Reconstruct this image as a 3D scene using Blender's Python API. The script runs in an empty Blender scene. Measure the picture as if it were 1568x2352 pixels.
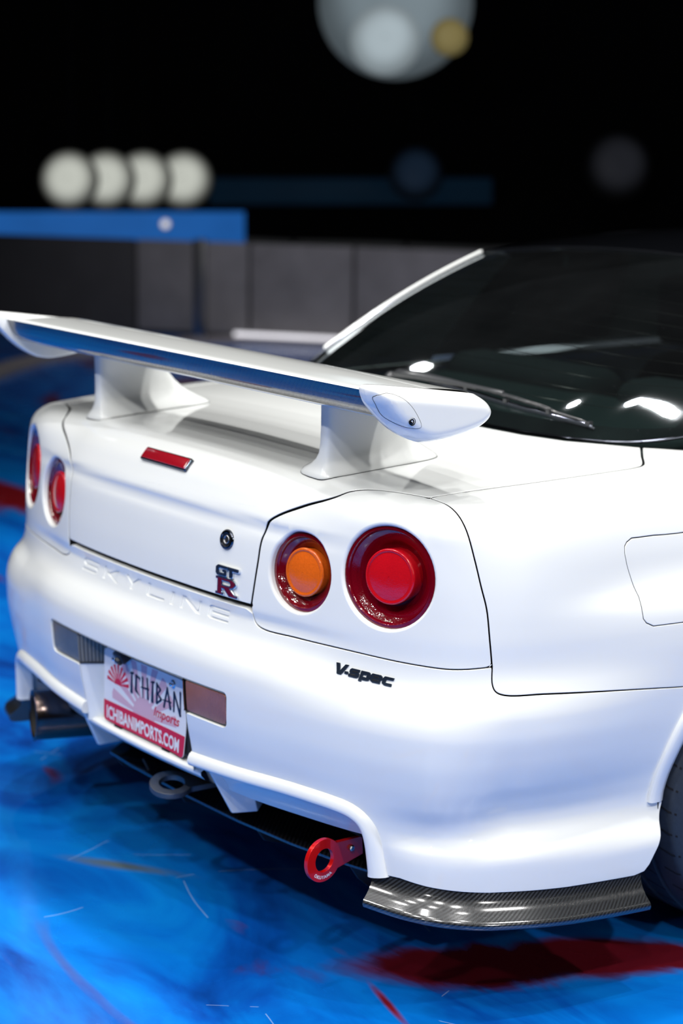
import bpy, bmesh, math, random
import numpy as np
from mathutils import Vector, Matrix, geometry
random.seed(7); np.random.seed(7)
scene = bpy.context.scene
COL = scene.collection

# ------------------------------------------------------------------ camera
cam_d = bpy.data.cameras.new('camera'); cam = bpy.data.objects.new('camera', cam_d); COL.objects.link(cam)
CAM = (3.2013, -1.9852, 1.6125); YAW, PITCH, ROLL, FPX = .9079, .2095, .0141, 4488.6
_f = Vector((-math.sin(YAW)*math.cos(PITCH), math.cos(YAW)*math.cos(PITCH), -math.sin(PITCH)))
_r = _f.cross(Vector((0, 0, 1))).normalized(); _u = _r.cross(_f)
_r2 = math.cos(ROLL)*_r + math.sin(ROLL)*_u; _u2 = -math.sin(ROLL)*_r + math.cos(ROLL)*_u
cam.matrix_world = Matrix(((_r2.x, _u2.x, -_f.x, CAM[0]), (_r2.y, _u2.y, -_f.y, CAM[1]), (_r2.z, _u2.z, -_f.z, CAM[2]), (0, 0, 0, 1)))
cam_d.sensor_fit = 'VERTICAL'; cam_d.sensor_height = 36; cam_d.sensor_width = 24
cam_d.lens = FPX*36/2352; cam_d.clip_start = .05; cam_d.clip_end = 200
cam_d.dof.use_dof = True; cam_d.dof.focus_distance = 3.36; cam_d.dof.aperture_fstop = 2.6
scene.camera = cam

# ------------------------------------------------------------------ world, lights, exposure
w = bpy.data.worlds.new('hall_darkness'); scene.world = w; w.use_nodes = True
w.node_tree.nodes['Background'].inputs[0].default_value = (.9, .95, 1, 1)
w.node_tree.nodes['Background'].inputs[1].default_value = .018
vs = scene.view_settings; vs.view_transform = 'Standard'; vs.look = 'None'; vs.gamma = 1; vs.use_curve_mapping = False; vs.exposure = -0.16
def spot(name, loc, target, power, radius=.15, color=(1, 1, 1), size=50, blend=.35):
    d = bpy.data.lights.new(name, 'SPOT'); d.energy = power; d.shadow_soft_size = radius; d.color = color
    d.spot_size = math.radians(size); d.spot_blend = blend
    o = bpy.data.objects.new(name, d); COL.objects.link(o); o.location = loc
    o.rotation_euler = (Vector(target)-Vector(loc)).to_track_quat('-Z', 'Y').to_euler(); return o
W_ = (1, .99, .972)
def rig(name, rows, power, target, radius=.10, size=62):
    for loc, k in rows: spot(name, loc, target, power*k, radius, W_, size)
# overhead lighting truss: a grid of small profile spots aimed at the car
rig('spotlight_overhead', [((-2.6, -1.2, 7.2), .8), ((-.9, -2.6, 7.2), .75), ((.9, -1.3, 7.4), .9), ((2.6, -2.4, 7.2), .7), ((-.25, 1.35, 7.0), 2.1), ((1.8, 1.2, 7.4), 1.8), ((-2.4, 1.4, 7.4), 1.5), ((.4, -4.0, 7.0), .7)], 340, (.1, .3, .5))
spot('spotlight_far_left', (-7.86, 3.3, 7.0), (0, .7, .9), 130, .14, W_, 40)
rig('spotlight_rear', [((4.2, -3.4, 5.4), 1.1), ((2.0, -4.4, 5.4), 1.1), ((-1.2, -4.6, 5.5), .9), ((-3.8, -3.0, 5.8), .9)], 400, (.1, .3, .6))
rig('low_fill', [((3.6, -5.4, 2.7), 1), ((5.6, .2, 2.5), 1.1)], 130, (.4, .3, .55))  # low fill lamps, added to lift the bumper and side
rig('side_fill', [((4.6, -1.3, 5.4), 1), ((4.6, 1.6, 5.0), 1.1), ((3.4, .5, 7.0), .5)], 440, (.6, .6, .6))  # fill lamps added to brighten the car's right side
spot('barrier_fill', (-3.0, 1.5, 6.5), (-5.6, 6.2, .3), 900, .2, (1, .96, 1), 55, .8)  # extra lamp added only to brighten the barrier
# ---------- body surface core ----------
PLAN=[(-.10,.0285),(0,.027),(.10,.0285),(.22,.0335),(.33,.0435),(.446,.066),(.55,.0885),(.637,.115),(.70,.142),(.75,.174),(.785,.212),(.812,.262),(.835,.33),(.856,.42),(.875,.52),(.8935,.64),(.902,.78),(.904,.95),(.896,1.15),(.876,1.4),(.86,1.7),(.855,2.1),(.857,2.5),(.868,2.9),(.885,3.3),(.89,3.6),(.885,3.85),(.86,4.08),(.80,4.26),(.68,4.40),(.5,4.49),(.25,4.54),(0,4.55),(-.25,4.54)]
def spline(P,n):
    P=np.array(P,float); d=np.sqrt(np.linalg.norm(np.diff(P,axis=0),axis=1)); k=np.concatenate([[0],np.cumsum(d)])
    out=[]
    for i in range(1,len(P)-2):
        t0,t1,t2,t3=k[i-1:i+3]; p0,p1,p2,p3=P[i-1:i+3]
        t=np.linspace(t1,t2,n,endpoint=False)[:,None]
        A1=(t1-t)/(t1-t0)*p0+(t-t0)/(t1-t0)*p1;A2=(t2-t)/(t2-t1)*p1+(t-t1)/(t2-t1)*p2;A3=(t3-t)/(t3-t2)*p2+(t-t2)/(t3-t2)*p3
        B1=(t2-t)/(t2-t0)*A1+(t-t0)/(t2-t0)*A2;B2=(t3-t)/(t3-t1)*A2+(t-t1)/(t3-t1)*A3
        out.append((t2-t)/(t2-t1)*B1+(t-t1)/(t2-t1)*B2)
    out.append(P[-2][None]); return np.concatenate(out)
def smooth1(a,n,it):
    for _ in range(it):
        b=a.copy(); b[1:-1]=.25*a[:-2]+.5*a[1:-1]+.25*a[2:]; a=b
    return a
_c=spline(PLAN,60)
_s=np.concatenate([[0],np.cumsum(np.linalg.norm(np.diff(_c,axis=0),axis=1))])
BT=np.arange(0,_s[-1],.004)
_cx=np.interp(BT,_s,_c[:,0]);_cy=np.interp(BT,_s,_c[:,1])
def _sm(a,odd,K=12):
    w=np.hanning(2*K+3)[1:-1];w/=w.sum()
    lo=-a[K:0:-1] if odd else a[K:0:-1]
    hi=2*a[-1]-a[-2:-K-2:-1]
    return np.convolve(np.concatenate([lo,a,hi]),w,'valid')
BX=_sm(_cx,True);BY=_sm(_cy,False)
_tx=np.gradient(BX,BT);_ty=np.gradient(BY,BT);_l=np.hypot(_tx,_ty);_tx/=_l;_ty/=_l
NX=_sm(_ty,True,6);NY=_sm(-_tx,False,6)
def base(t):
    return np.interp(t,BT,BX),np.interp(t,BT,BY),np.interp(t,BT,NX),np.interp(t,BT,NY)
# profile stations (z,r)
PC=[(.15,.0),(.20,.012),(.30,.018),(.345,.0265),(.39,.034),(.43,.042),(.48,.048),(.53,.050),(.56,.0485),(.583,.042),(.60,.030),(.616,.014),(.628,.006),(.645,.0),(.66,-.004),(.68,0),(.72,-.0015),(.77,-.006),(.815,-.0125),(.829,-.018),(.838,-.0185),(.848,-.0165),(.86,-.021),(.88,-.032),(.90,-.0425),(.93,-.062),(.96,-.09),(1.0,-.14)]
PL=[(.15,.0),(.20,.02),(.30,.024),(.345,.027),(.39,.034),(.43,.041),(.48,.047),(.52,.048),(.54,.0455),(.56,.039),(.578,.029),(.592,.016),(.604,.0085),(.622,.0035),(.64,.001),(.66,.0),(.68,0),(.72,-.0015),(.77,-.004),(.82,-.008),(.85,-.011),(.887,-.0155),(.91,-.022),(.94,-.04),(.96,-.06),(1.0,-.1)]
PM=[(.15,.01),(.20,.024),(.25,.028),(.285,.029),(.305,.027),(.318,.021),(.335,.0165),(.35,.018),(.39,.032),(.43,.041),(.48,.047),(.52,.048),(.54,.0455),(.56,.039),(.578,.029),(.592,.016),(.604,.0085),(.622,.0035),(.64,.001),(.66,.0),(.68,0),(.72,-.0015),(.77,-.004),(.82,-.008),(.85,-.011),(.887,-.0155),(.91,-.022),(.94,-.04),(.96,-.06),(1.0,-.1)]
PK=[(.15,.0),(.205,.010),(.245,.013),(.285,.014),(.300,.011),(.312,.002),(.326,-.012),(.342,-.022),(.36,-.0235),(.39,-.013),(.43,.006),(.48,.021),(.53,.028),(.555,.0275),(.58,.022),(.60,.013),(.62,.005),(.64,.001),(.66,.0),(.68,0),(.72,-.002),(.77,-.007),(.82,-.015),(.85,-.022),(.88,-.033),(.91,-.05),(.94,-.075),(1.0,-.14)]
PQ=[(.15,-.01),(.20,-.001),(.235,.0025),(.268,.003),(.283,.0),(.295,-.009),(.309,-.022),(.326,-.030),(.345,-.032),(.39,-.026),(.45,-.013),(.52,-.003),(.58,.001),(.64,.002),(.68,0),(.705,-.004),(.725,-.011),(.745,-.026),(.762,-.038),(.785,-.046),(.82,-.053),(.85,-.061),(.88,-.073),(.905,-.090),(.93,-.12),(1.0,-.22)]
ZG=np.arange(.14,1.03,.002)
def pchip(P):
    P=np.array(P);x,y=P[:,0],P[:,1];h=np.diff(x);d=np.diff(y)/h;m=np.zeros_like(x)
    m[0]=d[0];m[-1]=d[-1]
    for i in range(1,len(x)-1):
        if d[i-1]*d[i]>0:
            w1=2*h[i]+h[i-1];w2=h[i]+2*h[i-1];m[i]=(w1+w2)/(w1/d[i-1]+w2/d[i])
    i=np.clip(np.searchsorted(x,ZG)-1,0,len(h)-1);s=(ZG-x[i])/h[i];s=np.clip(s,0,1)
    v=(1+2*s)*(1-s)**2*y[i]+s*(1-s)**2*h[i]*m[i]+s*s*(3-2*s)*y[i+1]+s*s*(s-1)*h[i]*m[i+1]
    w=np.array([1,4,6,4,1])/16.; vv=np.convolve(np.pad(v,2,'edge'),w,'valid'); return np.convolve(np.pad(vv,2,'edge'),w,'valid')
TS=np.array([0,.36,.64,.74,.90,1.28,6]);ST=np.array([pchip(p) for p in (PC,PC,PL,PM,PK,PQ,PQ)])
def prof(z,t):
    i=np.clip(np.searchsorted(TS,t,side='right')-1,0,len(TS)-2)
    w=np.clip((t-TS[i])/(TS[i+1]-TS[i]),0,1);w=w*w*(3-2*w)
    f=np.clip((z-ZG[0])/.002,0,len(ZG)-1.001);k=f.astype(int);f=f-k
    a=ST[i,k]*(1-f)+ST[i,k+1]*f;b=ST[i+1,k]*(1-f)+ST[i+1,k+1]*f
    return a*(1-w)+b*w
DY=np.array([-.2,.05,.12,.2,.3,.5,.7,1.0,1.5,2.2,2.8,3.2,3.6,4.0,4.3,4.6]);DZ=np.array([.90,.931,.940,.9465,.951,.957,.961,.963,.96,.958,.955,.935,.90,.85,.79,.70])
_dyg=np.arange(-.2,4.6,.01);_dzg=np.interp(_dyg,DY,DZ);_w=np.hanning(17)[1:-1];_w/=_w.sum();_dzg=np.convolve(np.pad(_dzg,7,'edge'),_w,'valid')
def deck(x,y): return np.interp(y,_dyg,_dzg)-.06*x*x
def smax(a,b,k):
    h=np.maximum(k-np.abs(a-b),0)/k
    return np.maximum(a,b)+h*h*k*.25
def F2(r,z,t):
    bx,by,nx,ny=base(t);x=bx+nx*r;y=by+ny*r
    return smax(r-prof(z,t),z-deck(x,y),.05)
_bi=slice(None,None,1)
def near(x,y):
    "nearest t and signed outward distance for points with x>=0"
    x=np.atleast_1d(x);y=np.atleast_1d(y);T=np.empty(len(x));D=np.empty(len(x))
    for a in range(0,len(x),4000):
        xs=x[a:a+4000,None];ys=y[a:a+4000,None]
        k=np.argmin((xs-BX[None,::4])**2+(ys-BY[None,::4])**2,axis=1)*4
        t=BT[k]
        for _ in range(3):
            bx,by,nx,ny=base(t);dx=x[a:a+4000]-bx;dy=y[a:a+4000]-by
            t=np.clip(t+(-ny*dx+nx*dy),0,BT[-1])
        bx,by,nx,ny=base(t)
        T[a:a+4000]=t;D[a:a+4000]=(x[a:a+4000]-bx)*nx+(y[a:a+4000]-by)*ny
    return T,D
def F3(x,y,z):
    x=np.abs(x);t,d=near(x,y)
    return smax(d-prof(z,t),z-deck(x,y),.05)
# ------------------------------------------------------------------ scene tools
def link(name, mesh, parent=None, mat=None):
    o = bpy.data.objects.new(name, mesh); COL.objects.link(o)
    if mat is not None:
        mi = [p.material_index for p in mesh.polygons] if isinstance(mat, list) else None; mesh.materials.clear()
        for m in (mat if isinstance(mat, (list, tuple)) else [mat]): mesh.materials.append(m)
        if mi: mesh.polygons.foreach_set("material_index", mi)
    if parent is not None: o.parent = parent
    return o
def empty(name, loc=(0, 0, 0), parent=None):
    o = bpy.data.objects.new(name, None); COL.objects.link(o); o.location = loc; o.empty_display_size = .1
    if parent is not None: o.parent = parent
    return o
def tag(o, label=None, cat=None, group=None, kind=None):
    if label: o['label'] = label
    if cat: o['category'] = cat
    if group: o['group'] = group
    if kind: o['kind'] = kind
    return o
def mesh_np(name, V, Fc, N=None, uv=None, smooth=True):
    me = bpy.data.meshes.new(name); me.from_pydata([tuple(v) for v in V], [], [tuple(int(i) for i in f) for f in Fc])
    if smooth: me.polygons.foreach_set('use_smooth', [True]*len(me.polygons))
    if uv is not None:
        l = me.uv_layers.new(name='UVMap'); li = np.empty(len(me.loops), int); me.loops.foreach_get('vertex_index', li)
        l.data.foreach_set('uv', np.asarray(uv, float)[li].ravel())
    me.update()
    if N is not None: me.normals_split_custom_set_from_vertices([tuple(n) for n in N])
    return me
def bm_mesh(name, bm, smooth=True, angle=None):
    me = bpy.data.meshes.new(name); bmesh.ops.recalc_face_normals(bm, faces=bm.faces); bm.to_mesh(me); bm.free()
    if smooth:
        me.polygons.foreach_set('use_smooth', [True]*len(me.polygons))
        if angle is not None: me.set_sharp_from_angle(angle=math.radians(angle))
    me.update(); return me
def unit(v): return v/np.maximum(np.linalg.norm(v, axis=-1, keepdims=True), 1e-9)
def resample(P, step, closed=True):
    P = np.asarray(P, float); Q = np.vstack([P, P[:1]]) if closed else P
    out = []
    for a, b in zip(Q[:-1], Q[1:]):
        n = max(1, int(round(np.linalg.norm(b-a)/step)))
        for i in range(n): out.append(a+(b-a)*i/n)
    if not closed: out.append(Q[-1])
    return np.array(out)
def inside(P, poly):
    x, y = P[:, 0], P[:, 1]; r = np.zeros(len(P), bool); a = poly; b = np.roll(poly, -1, axis=0)
    for (x0, y0), (x1, y1) in zip(a, b):
        if y0 == y1: continue
        c = ((y0 > y) != (y1 > y)) & (x < (x1-x0)*(y-y0)/(y1-y0)+x0); r ^= c
    return r
def segdist(P, poly, closed=True):
    d = np.full(len(P), 1e9); b = np.roll(poly, -1, axis=0) if closed else poly[1:]; a = poly if closed else poly[:-1]
    for p, q in zip(a, b):
        v = q-p; L = v@v+1e-12; t = np.clip(((P-p)@v)/L, 0, 1); d = np.minimum(d, np.hypot(*(P-p-t[:, None]*v).T))
    return d
def area2(p): x, y = p[:, 0], p[:, 1]; return .5*np.sum(x*np.roll(y, -1)-np.roll(x, -1)*y)
def inset(poly, d):
    "move a closed polygon inwards by d"
    p = np.asarray(poly, float); s = 1 if area2(p) > 0 else -1
    e = np.roll(p, -1, axis=0)-p; n = unit(np.stack([-e[:, 1], e[:, 0]], 1))*s; m = n+np.roll(n, 1, axis=0)
    m /= np.maximum((m*m).sum(1, keepdims=True)/2, .35); return p+m*d
def rounded(poly, rad, n=5):
    "round polygon corners; rad scalar or per-vertex"
    P = np.asarray(poly, float); N = len(P); out = []
    for i in range(N):
        r = rad[i] if hasattr(rad, '__len__') else rad
        a, b, c = P[i-1], P[i], P[(i+1) % N]
        if r <= 0: out.append(b); continue
        u, v = a-b, c-b; lu, lv = np.linalg.norm(u), np.linalg.norm(v); k = min(r, .48*lu, .48*lv); p, q = b+u/lu*k, b+v/lv*k
        for j in range(n+1):
            t = j/n; out.append((1-t)**2*p+2*t*(1-t)*b+t*t*q)
    return np.array(out)
def cdt(poly, holes, spacing, jitter=0):
    rings = [poly]+list(holes); lo, hi = poly.min(0), poly.max(0)
    gx = np.arange(lo[0], hi[0]+spacing, spacing); gy = np.arange(lo[1], hi[1]+spacing, spacing*.9)
    G = np.array([(x+(j % 2)*spacing*.5, y) for j, y in enumerate(gy) for x in gx])
    ok = inside(G, poly)
    for h in holes: ok &= ~inside(G, h)
    G = G[ok]
    for rg in rings: G = G[segdist(G, rg) > spacing*.55]
    V = []; Ed = []
    for rg in rings:
        s = len(V); V += [Vector(p) for p in rg]; n = len(rg); Ed += [(s+i, s+(i+1) % n) for i in range(n)]
    nb = len(V); V += [Vector(p) for p in G]
    vo, eo, fo, ov, oe, of = geometry.delaunay_2d_cdt(V, Ed, [], 0, 1e-7)
    P = np.array([(v.x, v.y) for v in vo]); T = np.array([f for f in fo if len(f) == 3], int)
    c = P[T].mean(1); ok = inside(c, poly)
    for h in holes: ok &= ~inside(c, h)
    T = T[ok]; A = P[T]; ar = (A[:, 1, 0]-A[:, 0, 0])*(A[:, 2, 1]-A[:, 0, 1])-(A[:, 1, 1]-A[:, 0, 1])*(A[:, 2, 0]-A[:, 0, 0])
    T[ar < 0] = T[ar < 0][:, ::-1]
    idx = [-1]*nb
    for i, l in enumerate(ov):
        for k in l:
            if k < nb: idx[k] = i
    R = []; s = 0
    for rg in rings: R.append([idx[s+i] for i in range(len(rg))]); s += len(rg)
    return P, T, R
def panel_mesh(name, poly, mapper, holes=(), spacing=.009, edge=.006, gap=.0027, depth=.012, bev=.0014, hole_depth=.012, hole_bev=None, shift=0.0, flip=False, seal=False):  # seal: colours the deepest flange row black, painted-in gap shade
    """a curved sheet panel cut from the body surface: mapper(uv)->(pos,normal); rolled edges all round"""
    poly = resample(inset(poly, gap) if gap else np.asarray(poly, float), edge)
    if area2(poly) < 0: poly = poly[::-1]
    hs = []
    for h in holes:
        h = resample(h, edge*.7)
        if area2(h) > 0: h = h[::-1]
        hs.append(h)
    P, T, R = cdt(poly, hs, spacing)
    X, N = mapper(P); X = X+N*shift
    V = [X]; NN = [N]; Fc = [tuple(t) for t in T]; UV = [P]; n0 = len(X)
    shade_faces = []
    # does the domain orientation agree with the normal?
    t0 = X[T[:, 0]]; fn = np.cross(X[T[:, 1]]-t0, X[T[:, 2]]-t0); agree = np.sum(fn*N[T[:, 0]]) > 0
    if not agree: Fc = [t[::-1] for t in Fc]
    for ri, r in enumerate(R):
        q = X[r]; n = N[r]; k = len(r); tan = unit(np.roll(q, -1, axis=0)-np.roll(q, 1, axis=0)); out = unit(np.cross(tan, n))
        if not agree: out = -out
        b = bev if ri == 0 else (hole_bev if hole_bev is not None else bev); dp = depth if ri == 0 else hole_depth
        rows = []
        for a in (30, 60, 90):
            s, c = math.sin(math.radians(a)), math.cos(math.radians(a)); rows.append((q+out*b*s-n*b*(1-c), unit(out*s+n*c)))
        rows.append((q+out*b-n*dp, out))
        prev = list(r)
        for rk, (xx, nn) in enumerate(rows):
            base_i = n0; V.append(xx); NN.append(nn); UV.append(P[r]); cur = list(range(base_i, base_i+k)); n0 += k
            for i in range(k):
                j = (i+1) % k; f = (prev[i], cur[i], cur[j], prev[j])
                Fc.append(f if agree else f[::-1])
                if seal and rk == 3 and (ri == 0 or seal == 2): shade_faces.append(len(Fc)-1)
            prev = cur
    V = np.concatenate(V); NN = np.concatenate(NN); UV = np.concatenate(UV)
    if flip:
        V = V*[-1, 1, 1]; NN = NN*[-1, 1, 1]; Fc = [f[::-1] for f in Fc]
    me = mesh_np(name, V, Fc, NN, UV)
    for i in shade_faces: me.polygons[i].material_index = 1  # deepest flange row coloured black: shade of the panel gap painted in
    return me
# ---- mappers
def bis(f, lo, hi, it=34):
    for _ in range(it):
        m = (lo+hi)*.5; neg = f(m) < 0; lo = np.where(neg, m, lo); hi = np.where(neg, hi, m)
    return (lo+hi)*.5
def grad(X):
    h = .0025; g = []
    for a in range(3):
        d = np.zeros(3); d[a] = h; p, m = X+d, X-d
        g.append(F3(p[:, 0], p[:, 1], p[:, 2])-F3(m[:, 0], m[:, 1], m[:, 2]))
    return unit(np.stack(g, 1))
ZC, RC, RF = .70, -.20, .22
def shell_map(uv):
    t = np.abs(uv[:, 0]); sg = np.where(uv[:, 0] < 0, -1., 1.); v = uv[:, 1]
    ph = np.maximum(v-ZC, 0)/RF; c, s = np.cos(ph), np.sin(ph); z0 = np.minimum(v, ZC)
    k = bis(lambda q: F2(RC+q*c, z0+q*s, t), np.zeros(len(t)), np.full(len(t), .5))
    r = RC+k*c; z = z0+k*s; bx, by, nx, ny = base(t)
    X = np.stack([(bx+nx*r), by+ny*r, z], 1); N = grad(X); X[:, 0] *= sg; N[:, 0] *= sg
    return X, N
def shell_inv(P):
    P = np.atleast_2d(np.asarray(P, float)); t, d = near(np.abs(P[:, 0]), P[:, 1]); z = P[:, 2]
    v = np.where(z < ZC, z, ZC+RF*np.arctan2(np.maximum(z-ZC, 0), d-RC))
    return np.stack([t*np.where(P[:, 0] < 0, -1, 1), v], 1)
YL, RL = .32, .27
V90 = ZC+RL*math.pi/2
def lid_map(uv):
    x = uv[:, 0]; v = uv[:, 1]; ph = np.clip((v-ZC)/RL, 0, math.pi/2); c, s = np.cos(ph), np.sin(ph)
    z0 = np.minimum(v, ZC); y0 = YL+np.maximum(v-V90, 0)
    k = bis(lambda q: F3(x, y0-q*c, z0+q*s), np.zeros(len(x)), np.full(len(x), .5))
    X = np.stack([x, y0-k*c, z0+k*s], 1); return X, grad(X)
def lid_inv(P):
    P = np.atleast_2d(np.asarray(P, float)); y, z = P[:, 1], P[:, 2]
    v = np.where(y > YL, V90+y-YL, np.where(z < ZC, z, ZC+RL*np.arctan2(np.maximum(z-ZC, 0), np.maximum(YL-y, 1e-6))))
    return np.stack([P[:, 0], v], 1)
# ---- generic solids
def sweep(path, prof, up=None, closed_prof=True, caps=True, name='m', uvs=None, frames=None):
    """sweep a 2D profile (a,b) along a path; a = side axis, b = up axis. prof may be a list of profiles per station"""
    path = np.asarray(path, float); n = len(path); tan = unit(np.gradient(path, axis=0))
    V = []; m = None
    arc = np.concatenate([[0], np.cumsum(np.linalg.norm(np.diff(path, axis=0), axis=1))]); UV = []
    for i in range(n):
        pr = np.asarray(prof[i] if isinstance(prof, list) else prof, float); m = len(pr)
        if frames is not None: a, b = frames[i]
        else:
            u = np.asarray(up[i] if (np.ndim(up) == 2) else up, float); a = unit(np.cross(tan[i], u)); b = unit(np.cross(a, tan[i]))
        V.append(path[i]+pr[:, :1]*a+pr[:, 1:2]*b)
        pl = np.concatenate([[0], np.cumsum(np.linalg.norm(np.diff(pr, axis=0), axis=1))]); UV.append(np.stack([np.full(m, arc[i]), pl], 1))
    V = np.concatenate(V); UV = np.concatenate(UV); Fc = []
    mm = m if closed_prof else m-1
    for i in range(n-1):
        for j in range(mm):
            k = (j+1) % m; Fc.append((i*m+j, (i+1)*m+j, (i+1)*m+k, i*m+k))
    if caps and closed_prof: Fc.append(tuple(range(m))[::-1]); Fc.append(tuple((n-1)*m+j for j in range(m)))
    return V, Fc, UV
def solid(name, V, Fc, parent, mat, UV=None, angle=40, bevel=0, bevel_seg=2, sub=0):
    me = bpy.data.meshes.new(name); me.from_pydata([tuple(v) for v in V], [], [tuple(int(i) for i in f) for f in Fc])
    bm = bmesh.new(); bm.from_mesh(me); bmesh.ops.recalc_face_normals(bm, faces=bm.faces)
    if bevel > 0:
        es = [e for e in bm.edges if e.is_manifold and e.calc_face_angle(0) > math.radians(angle)]
        bmesh.ops.bevel(bm, geom=es, offset=bevel, segments=bevel_seg, profile=.5, affect='EDGES', clamp_overlap=True)
    bm.to_mesh(me); bm.free(); me.polygons.foreach_set('use_smooth', [True]*len(me.polygons)); me.set_sharp_from_angle(angle=math.radians(angle))
    if UV is not None and bevel == 0:
        l = me.uv_layers.new(name='UVMap'); li = np.empty(len(me.loops), int); me.loops.foreach_get('vertex_index', li)
        l.data.foreach_set('uv', np.asarray(UV, float)[li].ravel())
    o = link(name, me, parent, mat)
    if sub:
        m = o.modifiers.new('sub', 'SUBSURF'); m.levels = sub; m.render_levels = sub
    return o
def box(name, lo, hi, parent, mat, bevel=0, seg=2, rot=None, org=None):
    x0, y0, z0 = lo; x1, y1, z1 = hi
    V = np.array([(x, y, z) for x in (x0, x1) for y in (y0, y1) for z in (z0, z1)], float)
    if rot is not None: V = np.array([tuple(rot @ Vector(v)) for v in V])
    if org is not None: V = V+np.asarray(org)
    Fc = [(0, 1, 3, 2), (4, 6, 7, 5), (0, 4, 5, 1), (2, 3, 7, 6), (0, 2, 6, 4), (1, 5, 7, 3)]
    return solid(name, V, Fc, parent, mat, bevel=bevel, bevel_seg=seg, angle=30)
def lathe(prof, n=64, ctr=(0, 0, 0), ax=(0, 0, 1), xa=None):
    "revolve (radius, height) points about axis ax"
    ax = unit(np.asarray(ax, float)); xa = unit(np.cross(ax, (0, 0, 1) if abs(ax[2]) < .9 else (1, 0, 0))) if xa is None else np.asarray(xa, float); ya = np.cross(ax, xa)
    V = []; m = len(prof); Fc = []
    for i in range(n):
        a = 2*math.pi*i/n; d = xa*math.cos(a)+ya*math.sin(a)
        for r, h in prof: V.append(np.asarray(ctr)+d*r+ax*h)
    for i in range(n):
        k = (i+1) % n
        for j in range(m-1): Fc.append((i*m+j, k*m+j, k*m+j+1, i*m+j+1))
    return np.array(V), Fc
def tube(path, rad, n=12):
    a = np.linspace(0, 2*math.pi, n, endpoint=False); return sweep(path, np.stack([np.cos(a)*rad, np.sin(a)*rad], 1), up=(0.013, .02, 1))
def prism(poly, thick, org, ua, va, parent, mat, name, bevel=0, angle=40, seg=2):
    "extrude a 2D polygon; ua, va are 3D axes, extruded both ways along their cross product from 0 to thick"
    ua = np.asarray(ua, float); va = np.asarray(va, float); na = unit(np.cross(ua, va)); p = np.asarray(poly, float); n = len(p)
    A = np.asarray(org)+p[:, :1]*ua+p[:, 1:]*va; V = np.concatenate([A, A+na*thick])
    Fc = [tuple(range(n))[::-1], tuple(range(n, 2*n))]+[(i, (i+1) % n, n+(i+1) % n, n+i) for i in range(n)]
    return solid(name, V, Fc, parent, mat, bevel=bevel, angle=angle, bevel_seg=seg)
def text_mesh(body, size=1, shear=0, offset=0, extrude=0, spacing=1, res=3):
    c = bpy.data.curves.new('t', 'FONT'); c.body = body; c.size = size; c.shear = shear; c.offset = offset; c.extrude = extrude; c.space_character = spacing; c.resolution_u = res; c.align_x = 'CENTER'
    o = bpy.data.objects.new('t', c); COL.objects.link(o); dg = bpy.context.evaluated_depsgraph_get(); me = bpy.data.meshes.new_from_object(o.evaluated_get(dg)); bpy.data.objects.remove(o); bpy.data.curves.remove(c)
    return me
def mesh_arrays(me):
    V = np.empty(len(me.vertices)*3); me.vertices.foreach_get('co', V); return V.reshape(-1, 3), [tuple(p.vertices) for p in me.polygons]
# ------------------------------------------------------------------ materials (procedural)
def mat(name, color, rough=.5, metal=0, coat=0, coat_rough=.03, spec=.5, noise=0, nscale=40, bump=0, bscale=200, emit=None, estr=0, trans=0, ior=1.45, alpha=1):
    m = bpy.data.materials.new(name); m.use_nodes = True; nt = m.node_tree; b = nt.nodes['Principled BSDF']
    b.inputs['Base Color'].default_value = (*color, 1); b.inputs['Roughness'].default_value = rough; b.inputs['Metallic'].default_value = metal
    b.inputs['Coat Weight'].default_value = coat; b.inputs['Coat Roughness'].default_value = coat_rough; b.inputs['Specular IOR Level'].default_value = spec
    b.inputs['Transmission Weight'].default_value = trans; b.inputs['IOR'].default_value = ior; b.inputs['Alpha'].default_value = alpha
    if emit: b.inputs['Emission Color'].default_value = (*emit, 1); b.inputs['Emission Strength'].default_value = estr
    tc = nt.nodes.new('ShaderNodeTexCoord')
    if noise:
        n = nt.nodes.new('ShaderNodeTexNoise'); n.inputs['Scale'].default_value = nscale; n.inputs['Detail'].default_value = 4; nt.links.new(tc.outputs['Object'], n.inputs['Vector'])
        r = nt.nodes.new('ShaderNodeMixRGB'); r.blend_type = 'MULTIPLY'; r.inputs['Color1'].default_value = (*color, 1); r.inputs['Fac'].default_value = noise
        nt.links.new(n.outputs['Fac'], r.inputs['Color2']); nt.links.new(r.outputs['Color'], b.inputs['Base Color'])
    if bump:
        n2 = nt.nodes.new('ShaderNodeTexNoise'); n2.inputs['Scale'].default_value = bscale; nt.links.new(tc.outputs['Object'], n2.inputs['Vector'])
        bp = nt.nodes.new('ShaderNodeBump'); bp.inputs['Strength'].default_value = bump; bp.inputs['Distance'].default_value = .002
        nt.links.new(n2.outputs['Fac'], bp.inputs['Height']); nt.links.new(bp.outputs['Normal'], b.inputs['Normal'])
    return m
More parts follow.
